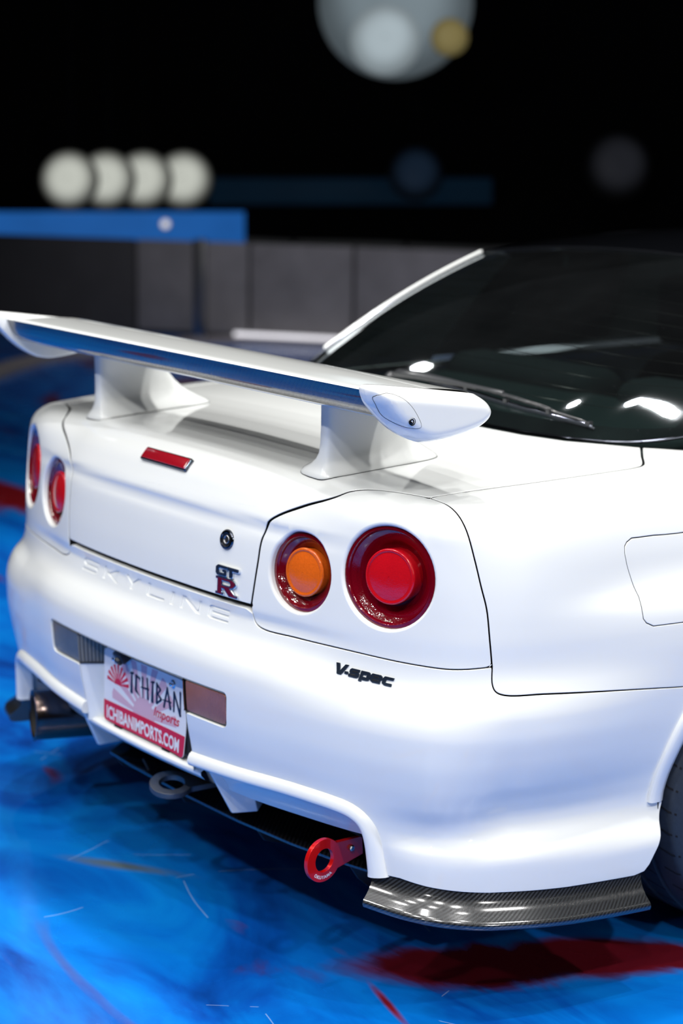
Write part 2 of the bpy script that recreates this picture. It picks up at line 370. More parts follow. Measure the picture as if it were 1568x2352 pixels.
class NT:
    "tiny node builder"
    def __init__(s, m): s.nt = m.node_tree; s.b = s.nt.nodes['Principled BSDF']
    def n(s, t, **k):
        o = s.nt.nodes.new(t)
        for a, v in k.items():
            if a.startswith('i_'): o.inputs[a[2:].replace('_', ' ')].default_value = v
            else: setattr(o, a, v)
        return o
    def l(s, a, b): s.nt.links.new(a, b)
    def math(s, op, a, b=None, c=None):
        o = s.nt.nodes.new('ShaderNodeMath'); o.operation = op
        for i, v in enumerate((a, b, c)):
            if v is None: continue
            if hasattr(v, 'is_output'): s.l(v, o.inputs[i])
            else: o.inputs[i].default_value = v
        return o.outputs[0]
    def mix(s, f, a, b, blend='MIX'):
        o = s.nt.nodes.new('ShaderNodeMixRGB'); o.blend_type = blend
        for i, v in zip(('Fac', 'Color1', 'Color2'), (f, a, b)):
            if hasattr(v, 'is_output'): s.l(v, o.inputs[i])
            else: o.inputs[i].default_value = v if isinstance(v, (int, float)) else (*v, 1)
        return o.outputs[0]
    def ramp(s, f, stops):
        o = s.nt.nodes.new('ShaderNodeValToRGB'); e = o.color_ramp.elements
        while len(e) < len(stops): e.new(.5)
        for x, (p, c) in zip(e, stops): x.position = p; x.color = (*c, 1) if len(c) == 3 else c
        s.l(f, o.inputs[0]); return o.outputs[0]
M = {}
M['paint'] = mat('white_paint', (.81, .825, .81), .38, coat=1, coat_rough=.02, noise=.02, nscale=3)
M['paint2'] = M['paint']
M['gap'] = mat('panel_gap_black', (.004, .004, .006), .8, noise=.3)
M['black'] = mat('black_plastic', (.012, .013, .015), .35, noise=.3, bump=.1, bscale=400)
M['wiper'] = mat('satin_black_wiper', (.03, .032, .036), .3, coat=.6, coat_rough=.2, noise=.2)
M['rubber'] = mat('tyre_rubber', (.03, .038, .05), .45, noise=.4, nscale=120, bump=.15, bscale=600)
M['chrome'] = mat('chrome', (.75, .77, .8), .08, 1, noise=.05)
M['darkchrome'] = mat('dark_chrome', (.12, .13, .16), .12, 1, noise=.1)
M['steel'] = mat('brushed_steel', (.42, .42, .43), .32, 1, noise=.25, nscale=90)
M['dullsteel'] = mat('dull_steel', (.16, .16, .16), .45, .8, noise=.3, nscale=60)
M['brake_red'] = mat('brake_lens_red', (.36, .004, .014), .2, coat=1, noise=.2, nscale=200)
M['burnt'] = mat('heat_tinted_steel', (.16, .12, .11), .2, 1, noise=.5, nscale=18)
M['soot'] = mat('sooty_inside', (.01, .009, .008), .8, noise=.4)
M['red_lens'] = mat('red_lens', (.15, .0, .006), .12, coat=1, coat_rough=.02, noise=.25, nscale=260)
M['red_core'] = mat('red_lens_core', (.62, .004, .012), .16, coat=1, coat_rough=.02, noise=.25, nscale=300)
M['amber'] = mat('amber_lens_core', (.85, .14, .01), .16, coat=1, coat_rough=.02, noise=.35, nscale=300)
M['red_metal'] = mat('red_anodised', (.72, .006, .006), .22, .35, coat=.6, noise=.1)
M['red_print'] = mat('red_print', (.62, .006, .03), .4, coat=.3, noise=.03)
M['pink_print'] = mat('pale_pink_print', (.66, .42, .50), .4, coat=.3, noise=.03)
M['navy_print'] = mat('navy_print', (.006, .01, .035), .4, coat=.3, noise=.03)
M['white_print'] = mat('white_print', (.78, .79, .82), .4, coat=.3, noise=.03)
M['gunmetal'] = mat('gunmetal_badge', (.03, .045, .075), .22, .6, coat=.5, noise=.2)
M['ruby'] = mat('ruby_enamel', (.12, .002, .012), .15, coat=1, noise=.1)
M['seat'] = mat('dark_cloth', (.012, .016, .018), .85, noise=.4, nscale=60)
M['trim'] = mat('interior_trim', (.018, .03, .03), .7, noise=.3, nscale=20)
M['blackpaint'] = mat('black_roof_paint', (.004, .0045, .006), .15, coat=1, coat_rough=.03, noise=.1)
M['smoke_lens'] = mat('smoked_clear_lens', (.26, .25, .21), .2, coat=.6, coat_rough=.12, noise=.3, nscale=30)
M['fog_lens'] = mat('smoked_red_lens', (.78, .30, .20), .2, coat=.6, coat_rough=.12, noise=.6, nscale=14)
M['bezel'] = mat('lamp_bezel', (.045, .04, .035), .35, noise=.2)
# clear tinted glass
def glass(name, tint, rough=.0):
    m = bpy.data.materials.new(name); m.use_nodes = True; k = NT(m); nt = m.node_tree; nt.nodes.remove(k.b)
    t = k.n('ShaderNodeBsdfTransparent'); t.inputs[0].default_value = (*tint, 1)
    g = k.n('ShaderNodeBsdfGlossy'); g.inputs['Roughness'].default_value = .03; g.inputs['Color'].default_value = (.9, .95, 1, 1)
    f = k.n('ShaderNodeFresnel'); f.inputs['IOR'].default_value = 1.5
    mx = k.n('ShaderNodeMixShader'); k.l(f.outputs[0], mx.inputs[0]); k.l(t.outputs[0], mx.inputs[1]); k.l(g.outputs[0], mx.inputs[2])
    # dust: fine pale specks on the outside
    tc = k.n('ShaderNodeTexCoord'); v = k.n('ShaderNodeTexVoronoi', i_Scale=150.); k.l(tc.outputs['Object'], v.inputs['Vector'])
    no = k.n('ShaderNodeTexNoise', i_Scale=6., i_Detail=6.); k.l(tc.outputs['Object'], no.inputs['Vector'])
    sp = k.math('LESS_THAN', v.outputs['Distance'], .05); rnd = k.n('ShaderNodeSeparateColor'); k.l(v.outputs['Color'], rnd.inputs[0])
    sp = k.math('MULTIPLY', sp, k.math('GREATER_THAN', rnd.outputs[0], .93))
    film = k.math('ADD', k.math('MULTIPLY', sp, .35), k.math('MULTIPLY', no.outputs['Fac'], .006))
    d = k.n('ShaderNodeBsdfDiffuse'); d.inputs[0].default_value = (.6, .65, .7, 1)
    m2 = k.n('ShaderNodeMixShader'); k.l(film, m2.inputs[0]); k.l(mx.outputs[0], m2.inputs[1]); k.l(d.outputs[0], m2.inputs[2])
    k.l(m2.outputs[0], nt.nodes['Material Output'].inputs['Surface']); return m
M['glass'] = glass('tinted_rear_glass', (.36, .46, .45))
M['glass_side'] = glass('tinted_side_glass', (.12, .15, .15)); M['windscreen'] = glass('clear_windscreen', (.8, .9, .85))
# carbon twill: UV in metres
def carbon(name, pitch=.0021, lo=(.003, .003, .004), hi=(.030, .033, .036), rough=.28):
    m = mat(name, lo, rough, coat=1, coat_rough=.05); k = NT(m)
    uv = k.n('ShaderNodeUVMap'); s = k.n('ShaderNodeSeparateXYZ'); k.l(uv.outputs[0], s.inputs[0])
    u = k.math('DIVIDE', s.outputs[0], pitch); v = k.math('DIVIDE', s.outputs[1], pitch)
    fu = k.math('FLOOR', u); fv = k.math('FLOOR', v); tw = k.math('LESS_THAN', k.math('FLOORED_MODULO', k.math('ADD', fu, fv), 4.), 2.)
    # rounded tow shading across each yarn, warp and weft alternately
    su = k.math('SINE', k.math('MULTIPLY', u, 2*math.pi)); sv = k.math('SINE', k.math('MULTIPLY', v, 2*math.pi))
    c = k.mix(tw, lo, hi); k.l(c, k.b.inputs['Base Color'])
    bp = k.n('ShaderNodeBump'); bp.inputs['Strength'].default_value = .25; bp.inputs['Distance'].default_value = .0004
    hgt = k.math('ADD', k.math('MULTIPLY', su, k.math('SUBTRACT', 1., tw)), k.math('MULTIPLY', sv, tw))
    k.l(hgt, bp.inputs['Height']); k.l(bp.outputs['Normal'], k.b.inputs['Normal']); k.b.inputs['Metallic'].default_value = .0; k.b.inputs['Coat IOR'].default_value = 1.9
    return m
M['carbon'] = carbon('carbon_twill'); M['carbon'].node_tree.nodes['Principled BSDF'].inputs['Coat Roughness'].default_value = .13; M['carbon_dark'] = carbon('dark_carbon_twill', .003, (.002, .002, .003), (.012, .012, .014), .3)
# ribbed lamp lens (vertical flutes)
for nm in ('smoke_lens', 'fog_lens'):
    k = NT(M[nm]); tc = k.n('ShaderNodeTexCoord'); s = k.n('ShaderNodeSeparateXYZ'); k.l(tc.outputs['Object'], s.inputs[0])
    wv = k.math('SINE', k.math('MULTIPLY', s.outputs[0], 2*math.pi/.0042)); bp = k.n('ShaderNodeBump'); bp.inputs['Strength'].default_value = .8; bp.inputs['Distance'].default_value = .0012
    k.l(wv, bp.inputs['Height']); k.l(bp.outputs['Normal'], k.b.inputs['Normal'])
    old = k.b.inputs['Base Color'].links[0].from_socket; stripe = k.math('MULTIPLY_ADD', wv, .35, .62); k.l(k.mix(1., old, stripe, 'MULTIPLY'), k.b.inputs['Base Color'])
# prismatic relief on the tail lenses
for nm in ('red_lens', 'red_core', 'amber'):
    k = NT(M[nm]); tc = k.n('ShaderNodeTexCoord'); v = k.n('ShaderNodeTexVoronoi', i_Scale=330. if nm != 'amber' else 300.); k.l(tc.outputs['Object'], v.inputs['Vector'])
    bp = k.n('ShaderNodeBump'); bp.inputs['Strength'].default_value = .25; bp.inputs['Distance'].default_value = .0008; k.l(v.outputs['Distance'], bp.inputs['Height']); k.l(bp.outputs['Normal'], k.b.inputs['Normal'])
# ------------------------------------------------------------------ floor: printed glossy stage vinyl
fm = mat('printed_blue_stage_vinyl', (.0, .1, .6), .22, coat=.35, coat_rough=.12); k = NT(fm)
tc = k.n('ShaderNodeTexCoord'); mp = k.n('ShaderNodeMapping'); k.l(tc.outputs['Object'], mp.inputs[0]); mp.inputs['Rotation'].default_value = (0, 0, .9); mp.inputs['Location'].default_value = (5.3, 2.2, 0); mp.inputs['Scale'].default_value = (1.0, 2.2, 1)
n1 = k.n('ShaderNodeTexNoise', i_Scale=1.3, i_Detail=5., i_Roughness=.55, i_Distortion=1.6); k.l(mp.outputs[0], n1.inputs['Vector'])
blue = k.ramp(n1.outputs['Fac'], [(.26, (.001, .026, .18)), (.40, (.001, .070, .37)), (.54, (.001, .135, .53)), (.74, (.002, .20, .62))])
n2 = k.n('ShaderNodeTexNoise', i_Scale=.55, i_Detail=4., i_Distortion=2.2); mp2 = k.n('ShaderNodeMapping'); k.l(tc.outputs['Object'], mp2.inputs[0]); mp2.inputs['Location'].default_value = (3.1, 1.7, 0); mp2.inputs['Scale'].default_value = (1, 2.0, 1); mp2.inputs['Rotation'].default_value = (0, 0, .9); k.l(mp2.outputs[0], n2.inputs['Vector'])
redm = k.ramp(n2.outputs['Fac'], [(.60, (0, 0, 0)), (.66, (1, 1, 1))])
sx = k.n('ShaderNodeSeparateXYZ'); k.l(tc.outputs['Object'], sx.inputs[0])
def blob(cx, cy, rx, ry, ang, soft=.5):
    "an irregular printed patch at a fixed place on the floor"
    ca, sa = math.cos(ang), math.sin(ang)
    dx = k.math('SUBTRACT', sx.outputs[0], cx); dy = k.math('SUBTRACT', sx.outputs[1], cy)
    a = k.math('DIVIDE', k.math('ADD', k.math('MULTIPLY', dx, ca), k.math('MULTIPLY', dy, sa)), rx); b = k.math('DIVIDE', k.math('SUBTRACT', k.math('MULTIPLY', dy, ca), k.math('MULTIPLY', dx, sa)), ry)
    d = k.math('SQRT', k.math('ADD', k.math('MULTIPLY', a, a), k.math('MULTIPLY', b, b)))
    d = k.math('ADD', d, k.math('MULTIPLY', k.math('SUBTRACT', n1.outputs['Fac'], .5), 2.2))
    o = k.n('ShaderNodeMapRange'); o.interpolation_type = 'SMOOTHSTEP'; k.l(d, o.inputs[0]); o.inputs[1].default_value = 1+soft*.3; o.inputs[2].default_value = 1-soft*.7; return o.outputs[0]
c = k.mix(redm, blue, (.11, .006, .012))
c = k.mix(blob(.72, .50, .44, .10, 1.05), c, (.095, .004, .010))
c = k.mix(blob(.67, .115, .10, .010, -.3, 1.0), c, (.16, .007, .016))
c = k.mix(blob(-.17, .07, .17, .03, .55, .9), c, (.09, .125, .14))
c = k.mix(blob(-3.9, 1.7, 1.5, .22, .25), c, (.18, .006, .01)); c = k.mix(blob(-4.6, 1.9, 1.6, .12, .2), c, (.0, .16, .55))
# scuffs: sparse thin scratches in several directions
dn = k.n('ShaderNodeTexNoise', i_Scale=.8); k.l(tc.outputs['Object'], dn.inputs['Vector'])
vo = None
for ang, per, ph in ((.3, .47, .1), (1.25, .39, .33), (2.2, .61, .2), (2.7, .83, .5)):
    q = k.math('ADD', k.math('ADD', k.math('MULTIPLY', sx.outputs[0], math.cos(ang)/per), k.math('MULTIPLY', sx.outputs[1], math.sin(ang)/per)), k.math('MULTIPLY_ADD', dn.outputs['Fac'], .9, ph))
    fr = k.math('LESS_THAN', k.math('FRACT', q), .0022/per)
    sm_ = k.n('ShaderNodeTexNoise', i_Scale=3.3, i_Detail=2.); mpp = k.n('ShaderNodeMapping'); k.l(tc.outputs['Object'], mpp.inputs[0]); mpp.inputs['Location'].default_value = (ph*7, ang*3, 0); k.l(mpp.outputs[0], sm_.inputs['Vector'])
    fr = k.math('MULTIPLY', fr, k.math('GREATER_THAN', sm_.outputs['Fac'], .60)); vo = fr if vo is None else k.math('MAXIMUM', vo, fr)
scr = k.math('MULTIPLY', vo, .28); c = k.mix(scr, c, (.5, .65, .8)); k.l(c, k.b.inputs['Base Color'])
ns = k.n('ShaderNodeTexNoise', i_Scale=3., i_Detail=6.); k.l(tc.outputs['Object'], ns.inputs['Vector'])
k.l(k.math('MULTIPLY_ADD', ns.outputs['Fac'], .22, .14), k.b.inputs['Roughness'])
bp = k.n('ShaderNodeBump'); bp.inputs['Strength'].default_value = .06; bp.inputs['Distance'].default_value = .004; k.l(ns.outputs['Fac'], bp.inputs['Height']); k.l(bp.outputs['Normal'], k.b.inputs['Normal'])
bm = bmesh.new()
pts = [(-9.5, -6, 0), (9, -6, 0), (9, 9, 0), (-9.5, 9, 0)]
bm.faces.new([bm.verts.new(p) for p in pts]); floor = link('floor', bm_mesh('floor', bm, False), None, fm); tag(floor, 'glossy blue stage floor printed with dark and red swirls', kind='structure')
# ------------------------------------------------------------------ the car: body panels
car = empty('sports_car')
tag(car, 'white two-door sports car with tall rear wing parked on the blue stage', 'car')
S1 = [(.334, .044, .686), (.340, .047, .73), (.344, .052, .771), (.347, .058, .812), (.354, .066, .838), (.379, .075, .862), (.429, .095, .886), (.472, .112, .902), (.490, .123, .910), (.505, .140, .919), (.533, .163, .926), (.583, .192, .926), (.635, .214, .923)]
S2 = [(.635, .214, .923), (.675, .215, .919), (.709, .211, .909), (.739, .208, .886), (.763, .211, .833), (.776, .216, .788), (.785, .222, .75), (.792, .225, .697), (.796, .229, .648)]
S3 = [(.334, .044, .686), (.3355, .045, .672), (.340, .047, .657), (.359, .049, .648), (.445, .066, .6465), (.566, .092, .6465), (.694, .137, .643), (.754, .176, .642), (.796, .229, .648)]
S4 = [(.796, .229, .648), (.800, .227, .617), (.806, .23, .606), (.817, .242, .600), (.844, .311, .597), (.873, .443, .586), (.891, .613, .568)]
S5 = [(.635, .214, .923), (.646, .322, .927), (.663, .466, .93), (.674, .624, .932), (.676, .690, .934), (.669, .718, .935), (.615, .773, .939), (.566, .822, .943)]
GLB = [(0, .655), (.1, .657), (.2, .664), (.299, .678), (.367, .692), (.453, .730), (.513, .780), (.56, .822), (.60, .862), (.622, .887)]   # rear window lower edge (x,y)
def dense(P, inv, n=6):
    P = np.array(P, float); P = np.vstack([2*P[0]-P[1], P, 2*P[-1]-P[-2]]); return inv(spline(P, n))
AX, AZ = .95, .327      # rear axle
def side_t(y):
    k = np.argmin(np.abs(BY[200:330]-y))+200; return BT[k]
def arc_tz(R, z0, z1, n=14, front=False):
    zs = np.linspace(z0, z1, n); ys = AX+(1 if front else -1)*np.sqrt(np.maximum(R*R-(zs-AZ)**2, 0)); return np.array([(np.interp(y, BY[200:600], BT[200:600]), z) for y, z in zip(ys, zs)])
# tail lamps: (x, z, hole radius)
LAMPS = [(.446, .768, .079, 'inner'), (.634, .7905, .0985, 'outer')]
def lamp_frame(x, z):
    # find the surface point at this x,z
    ys = bis(lambda y: F3(np.array([x]), -y, np.array([z])), np.array([-.6]), np.array([.2]))
    p = np.array([x, -ys[0], z]); return p, grad(p[None])[0]
LF = [lamp_frame(x, z) for x, z, r, _ in LAMPS]
def lamp_hole(i, rad, n=56):
    p, nn = LF[i]; ua = unit(np.cross((0, 0, 1), nn)); va = np.cross(nn, ua)
    a = np.linspace(0, 2*math.pi, n, endpoint=False); Q = p+np.cos(a)[:, None]*ua*rad+np.sin(a)[:, None]*va*rad
    # drop onto the surface along the lamp normal
    kk = bis(lambda s: F3(*(Q+nn*s[:, None]).T), np.full(n, -.2), np.full(n, .15)); return shell_inv(Q+nn*kk[:, None])
tail_poly = np.vstack([dense(S3, shell_inv), dense(S2, shell_inv)[::-1], dense(S1, shell_inv)[::-1]])
holes = [lamp_hole(i, LAMPS[i][2]) for i in range(2)]
quarter_top = dense(S5, shell_inv)
def deck_pts(xy): return np.array([(x, y, float(bis(lambda z: F3(np.array([x]), np.array([y]), z), np.array([.6]), np.array([1.2]))[0])) for x, y in xy])
QF = 1.36    # quarter panel / door cut (y)
belt = deck_pts([(.622, .887), (.655, .97), (.682, 1.06), (.70, 1.16), (.708, 1.26), (.712, QF)])
tq = np.interp(QF, BY[200:600], BT[200:600])
vtop = shell_inv(belt)[-1]
q_poly = np.vstack([dense(S2, shell_inv), dense(S4, shell_inv)[1:], arc_tz(.345, .568, .666, 6), 
    np.array([(np.interp(AX+.345*math.cos(a), BY[200:600], BT[200:600]), AZ+.345*math.sin(a)) for a in np.linspace(math.radians(98), math.radians(-8), 26)]),
    np.array([(np.interp(AX+.36, BY[200:600], BT[200:600]), .20), (tq, .20), (tq, .5), (tq, .8)]), np.array([[tq, vtop[1]]]), shell_inv(belt)[::-1][1:], shell_inv(deck_pts([(.60, .862), (.585, .845)])), quarter_top[::-1]])
fuel_px = [(.838, .655, .846), (.829, .583, .846), (.826, .529, .847), (.828, .515, .842), (.829, .508, .834), (.832, .506, .822), (.836, .509, .80), (.842, .514, .78), (.856, .522, .744), (.866, .520, .722), (.871, .520, .706), (.874, .526, .697), (.878, .542, .689), (.888, .608, .688), (.892, .66, .688), (.893, .674, .693), (.893, .68, .704), (.885, .68, .74), (.86, .677, .775), (.85, .676, .80), (.843, .674, .832), (.841, .667, .842)]
fuel = shell_inv(np.array(fuel_px))
def both(name, *a, mat=None, parent=None, **k):
    out = []
    for fl in (False, True): out.append(link(name, panel_mesh(name, *a, flip=fl, **k), parent or car, mat)); 
    return out
tail_panels = both('tail_panel', tail_poly, shell_map, holes=holes, hole_depth=.03, hole_bev=.006, mat=[M['paint'], M['gap']], spacing=.008, seal=1)
link('quarter_panel', panel_mesh('quarter_panel', q_poly, shell_map, holes=[fuel], spacing=.012, seal=2), car, [M['paint'], M['gap']])
link('quarter_panel', panel_mesh('quarter_panel', q_poly, shell_map, flip=True, spacing=.014, seal=1), car, [M['paint'], M['gap']])
fd = link('fuel_door', panel_mesh('fuel_door', fuel, shell_map, gap=.0042, spacing=.012, seal=1), car, [M['paint'], M['gap']])
# trunk lid
lidR = dense(S1, lid_inv); lidF = dense(S5, lid_inv); front = lid_inv(deck_pts([(x, y-.006) for x, y in GLB if x < .55]))
half = np.vstack([lidR, lidF[1:], front[::-1][1:]])
lid_poly = np.vstack([half, (half*[-1, 1])[::-1][1:]])
link('trunk_lid', panel_mesh('trunk_lid', lid_poly, lid_map, spacing=.011, gap=.0044, seal=1), car, [M['paint'], M['gap']])
# rear bumper
bt = dense(S3[1:], shell_inv, 5); bq = dense(S4, shell_inv, 5)
def T(x, lo=0, hi=330): return float(np.interp(x, BX[lo:hi], BT[lo:hi]))
ytc = lambda y: float(np.interp(y, BY[200:600], BT[200:600]))
low = np.array([(ytc(AX-.345), .335), (ytc(.575), .27), (ytc(.556), .236), (ytc(.545), .224), (ytc(.522), .2195), (1.0, .226), (.85, .236), (.746, .247), (.70, .253), (.668, .252), (.652, .258), (.648, .29), (.640, .33), (.626, .351), (.60, .362), (.50, .3645), (.393, .3635), (.30, .360), (.197, .356)])
notch = rounded([(.197, .30), (.197, .4555), (.3165, .4545), (.3205, .5235), (-.1, .5235)], [0, .006, .012, .010, 0])
notch = notch[1:-1]
bhalf = np.vstack([np.array([(0, .679), (.10, .679), (.2, .679), (.32, .679)]), bt, bq[1:], arc_tz(.345, .568, .36, 12), low, notch])
bump_poly = np.vstack([bhalf, (bhalf*[-1, 1])[::-1][:-1]])

# recessed lettering pressed into the bumper top: each letter outline is cut from the skin
def stroke_letters():
    H = .026; z0 = .638; w = .0062; L = {}
    def R(pts): return np.array(pts, float)
    L['S'] = (-.265, .070, R([(.0, 0), (.80, 0), (1, .16), (1, .48), (.85, .62), (.24, .62), (.16, .70), (.16, .76), (.97, .76), (.97, 1), (.14, 1), (0, .86), (0, .55), (.15, .40), (.76, .40), (.83, .33), (.83, .27), (.80, .24), (0, .24)]))
    L['K'] = (-.174, .071, R([(0, 0), (.16, 0), (.16, .38), (.30, .38), (.78, 0), (1, 0), (.44, .49), (.98, 1), (.74, 1), (.30, .62), (.16, .62), (.16, 1), (0, 1)]))
    L['Y'] = (-.091, .067, R([(.42, 0), (.58, 0), (.58, .42), (1, 1), (.78, 1), (.5, .60), (.22, 1), (0, 1), (.42, .42)]))
    L['L'] = (-.001, .064, R([(.10, 0), (1, 0), (1, .24), (.20, .24), (.17, .28), (.17, 1), (0, 1), (0, .10)]))
    L['I'] = (.083, .0125, R([(0, 0), (1, 0), (1, 1), (0, 1)]))
    L['N'] = (.118, .067, R([(0, 0), (.16, 0), (.16, .70), (.78, 0), (1, 0), (1, 1), (.84, 1), (.84, .30), (.22, 1), (0, 1)]))
    L['E'] = (.207, .064, R([(.12, 0), (1, 0), (1, .22), (.22, .22), (.17, .28), (.17, .39), (.97, .39), (.97, .61), (.17, .61), (.17, .72), (.22, .78), (1, .78), (1, 1), (.12, 1), (0, .88), (0, .12)]))
    return [(n, np.stack([a+p[:, 0]*wd, z0+p[:, 1]*H], 1)) for n, (a, wd, p) in L.items()]
letters = stroke_letters()
bumper = link('rear_bumper', panel_mesh('rear_bumper', bump_poly, shell_map, holes=[p for _, p in letters], spacing=.010, gap=.0022, hole_depth=.0028, hole_bev=.0012, depth=.016), car, M['paint'])
for n, p in letters:
    tag(link('recessed_letter', panel_mesh('recessed_letter', p, shell_map, spacing=.006, gap=-.001, depth=.001, bev=.0002, shift=-.0024, edge=.004), bumper, M['paint']), 'pressed letter %s in white bumper' % n)
# ---- black strips behind the shut lines, painting in the shade of the gaps
def ribbon(name, uv, mapper, width=.016, depth=-.0135, flip=False):
    uv = resample(uv, .01, False); d = unit(np.gradient(uv, axis=0)); n = np.stack([-d[:, 1], d[:, 0]], 1); m = len(uv)
    A, NA = mapper(uv-n*width); B, NB = mapper(uv+n*width); V = np.concatenate([A+NA*depth, B+NB*depth])
    if flip: V = V*[-1, 1, 1]
    return link(name, mesh_np(name, V, [(i, i+1, m+i+1, m+i) for i in range(m-1)]), car, M['gap'])
for fl in (False, True):
    ribbon('gap_shade_strip', dense(S1, shell_inv), shell_map, flip=fl); ribbon('gap_shade_strip', dense(S2, shell_inv), shell_map, flip=fl)
    ribbon('gap_shade_strip', dense(S3, shell_inv), shell_map, flip=fl); ribbon('gap_shade_strip', dense(S4, shell_inv), shell_map, flip=fl)
    ribbon('gap_shade_strip', dense(S5, lid_inv)[:-6], lid_map, flip=fl)
ribbon('gap_shade_strip', np.array([(-.32, .682), (0, .682), (.32, .682)]), shell_map, width=.012, depth=-.012)
ribbon('gap_shade_strip', np.vstack([fuel, fuel[:1]]), shell_map, width=.012)

# ---- tail lamps
def lamp(i, flip, core_mat, side):
    p, n = LF[i]; R = LAMPS[i][2]-.004; Rc = (.044, .049)[i]; sg = np.array([-1, 1, 1]) if flip else np.ones(3)
    root = None
    def part(name, prof, m, parent, ang=35):
        V, Fc = lathe(prof, 72, p, n); return solid(name, V*sg, Fc, parent, m, angle=ang)
    root = part('tail_lamp', [(R+.006, -.034), (R+.006, -.020), (R, -.015), (R-.003, -.0115), (R-.009, -.0105), (R-.0115, -.0135), (R-.013, -.018)], M['red_lens'], car)
    tag(root, '%s round tail lamp' % side)
    part('reflector_bowl', [(R-.0125, -.0165), (R-.020, -.021), (R-.030, -.030), (Rc+.010, -.041), (Rc+.002, -.044), (Rc-.002, -.046)], M['red_lens'], root, 60)
    part('lens_barrel', [(Rc, -.046), (Rc-.0005, -.020), (Rc-.0015, -.0145), (Rc-.004, -.0125)], core_mat, root, 60)
    part('lens_face', [(Rc-.0038, -.0125), (Rc-.006, -.0132), (Rc-.008, -.0128), (Rc*.6, -.0105), (Rc*.3, -.0095), (.0005, -.009)], core_mat, root, 60)
    part('lens_ring', [(Rc+.0012, -.016), (Rc+.0006, -.0125), (Rc-.002, -.0112), (Rc-.0042, -.0118)], M['red_core'] if core_mat is M['red_core'] else M['amber'], root, 60)
    V, Fc = lathe([(R+.02, -.05), (R+.012, -.05), (R+.006, -.034), (R-.01, -.046), (.001, -.075)], 40, p, n); solid('lamp_housing', V*sg, Fc, root, M['gap'])
    # ring of small reflector studs in the bowl
    ua = unit(np.cross((0, 0, 1), n)); va = np.cross(n, ua); rs = (R-.02+Rc)/2+.006; nst = 26 if i else 20
    for j in range(nst):
        a = 2*math.pi*(j+.5)/nst; c = p+(ua*math.cos(a)+va*math.sin(a))*rs-n*(.0335)
        V, Fc = lathe([(.0024, -.003), (.0022, .0006), (.0012, .0016), (.0002, .002)], 8, c, n); solid('reflector_stud', V*sg, Fc, root, M['red_core'])
    return root
lamp(1, False, M['red_core'], 'large red outer'); lamp(0, False, M['amber'], 'small red and amber inner')
lamp(1, True, M['red_core'], 'large red outer'); lamp(0, True, M['red_core'], 'small red inner')

# ---- high-level brake lamp on the lid
def brake_lamp():
    prs = rounded([(-.081, -.0145), (.081, -.0145), (.081, .0145), (-.081, .0145)], .004)
    pc, nrm = surf_at(0., .9065); up = unit(np.cross(nrm, (1, 0, 0))); c = pc+nrm*.0015
    o = prism(prs, .03, c+nrm*(-.026), (1, 0, 0), up, car, M['darkchrome'], 'brake_lamp', bevel=.0012)
    tag(o, 'slim red high-level brake lamp on the lid')
    p2 = rounded([(-.0775, -.0115), (.0775, -.0115), (.0775, .0115), (-.0775, .0115)], .003)
    prism(p2, .012, c+nrm*(-.0055), (1, 0, 0), up, o, M['brake_red'], 'brake_lens', bevel=.001)
def surf_at(x, z):
    ys = bis(lambda y: F3(np.array([x]), -y, np.array([z])), np.array([-.6]), np.array([.3])); p = np.array([x, -ys[0], z]); return p, grad(p[None])[0]
brake_lamp()
# ---- lock cylinder
p, n = surf_at(.254, .797)
V, Fc = lathe([(.0195, -.004), (.0195, .001), (.0175, .0035), (.0145, .004), (.0135, .002)], 48, p, n); lk = solid('lid_lock', V, Fc, car, M['darkchrome'])
V, Fc = lathe([(.0137, .0022), (.012, .0012), (.0085, .001), (.0080, .0022)], 48, p, n); solid('lock_ring', V, Fc, lk, M['black'])
V, Fc = lathe([(.0082, .0022), (.0074, .0028), (.0066, .0022), (.0062, .0008), (.0002, .001)], 40, p, n); solid('lock_barrel', V, Fc, lk, M['steel'])
ua = unit(np.cross((0, 0, 1), n)); box('key_slot', (-.0009, -.0045, -.0004), (.0009, .0045, .0006), lk, M['gap'], rot=Matrix((ua, np.cross(n, ua), n)).transposed(), org=p+n*.0011)
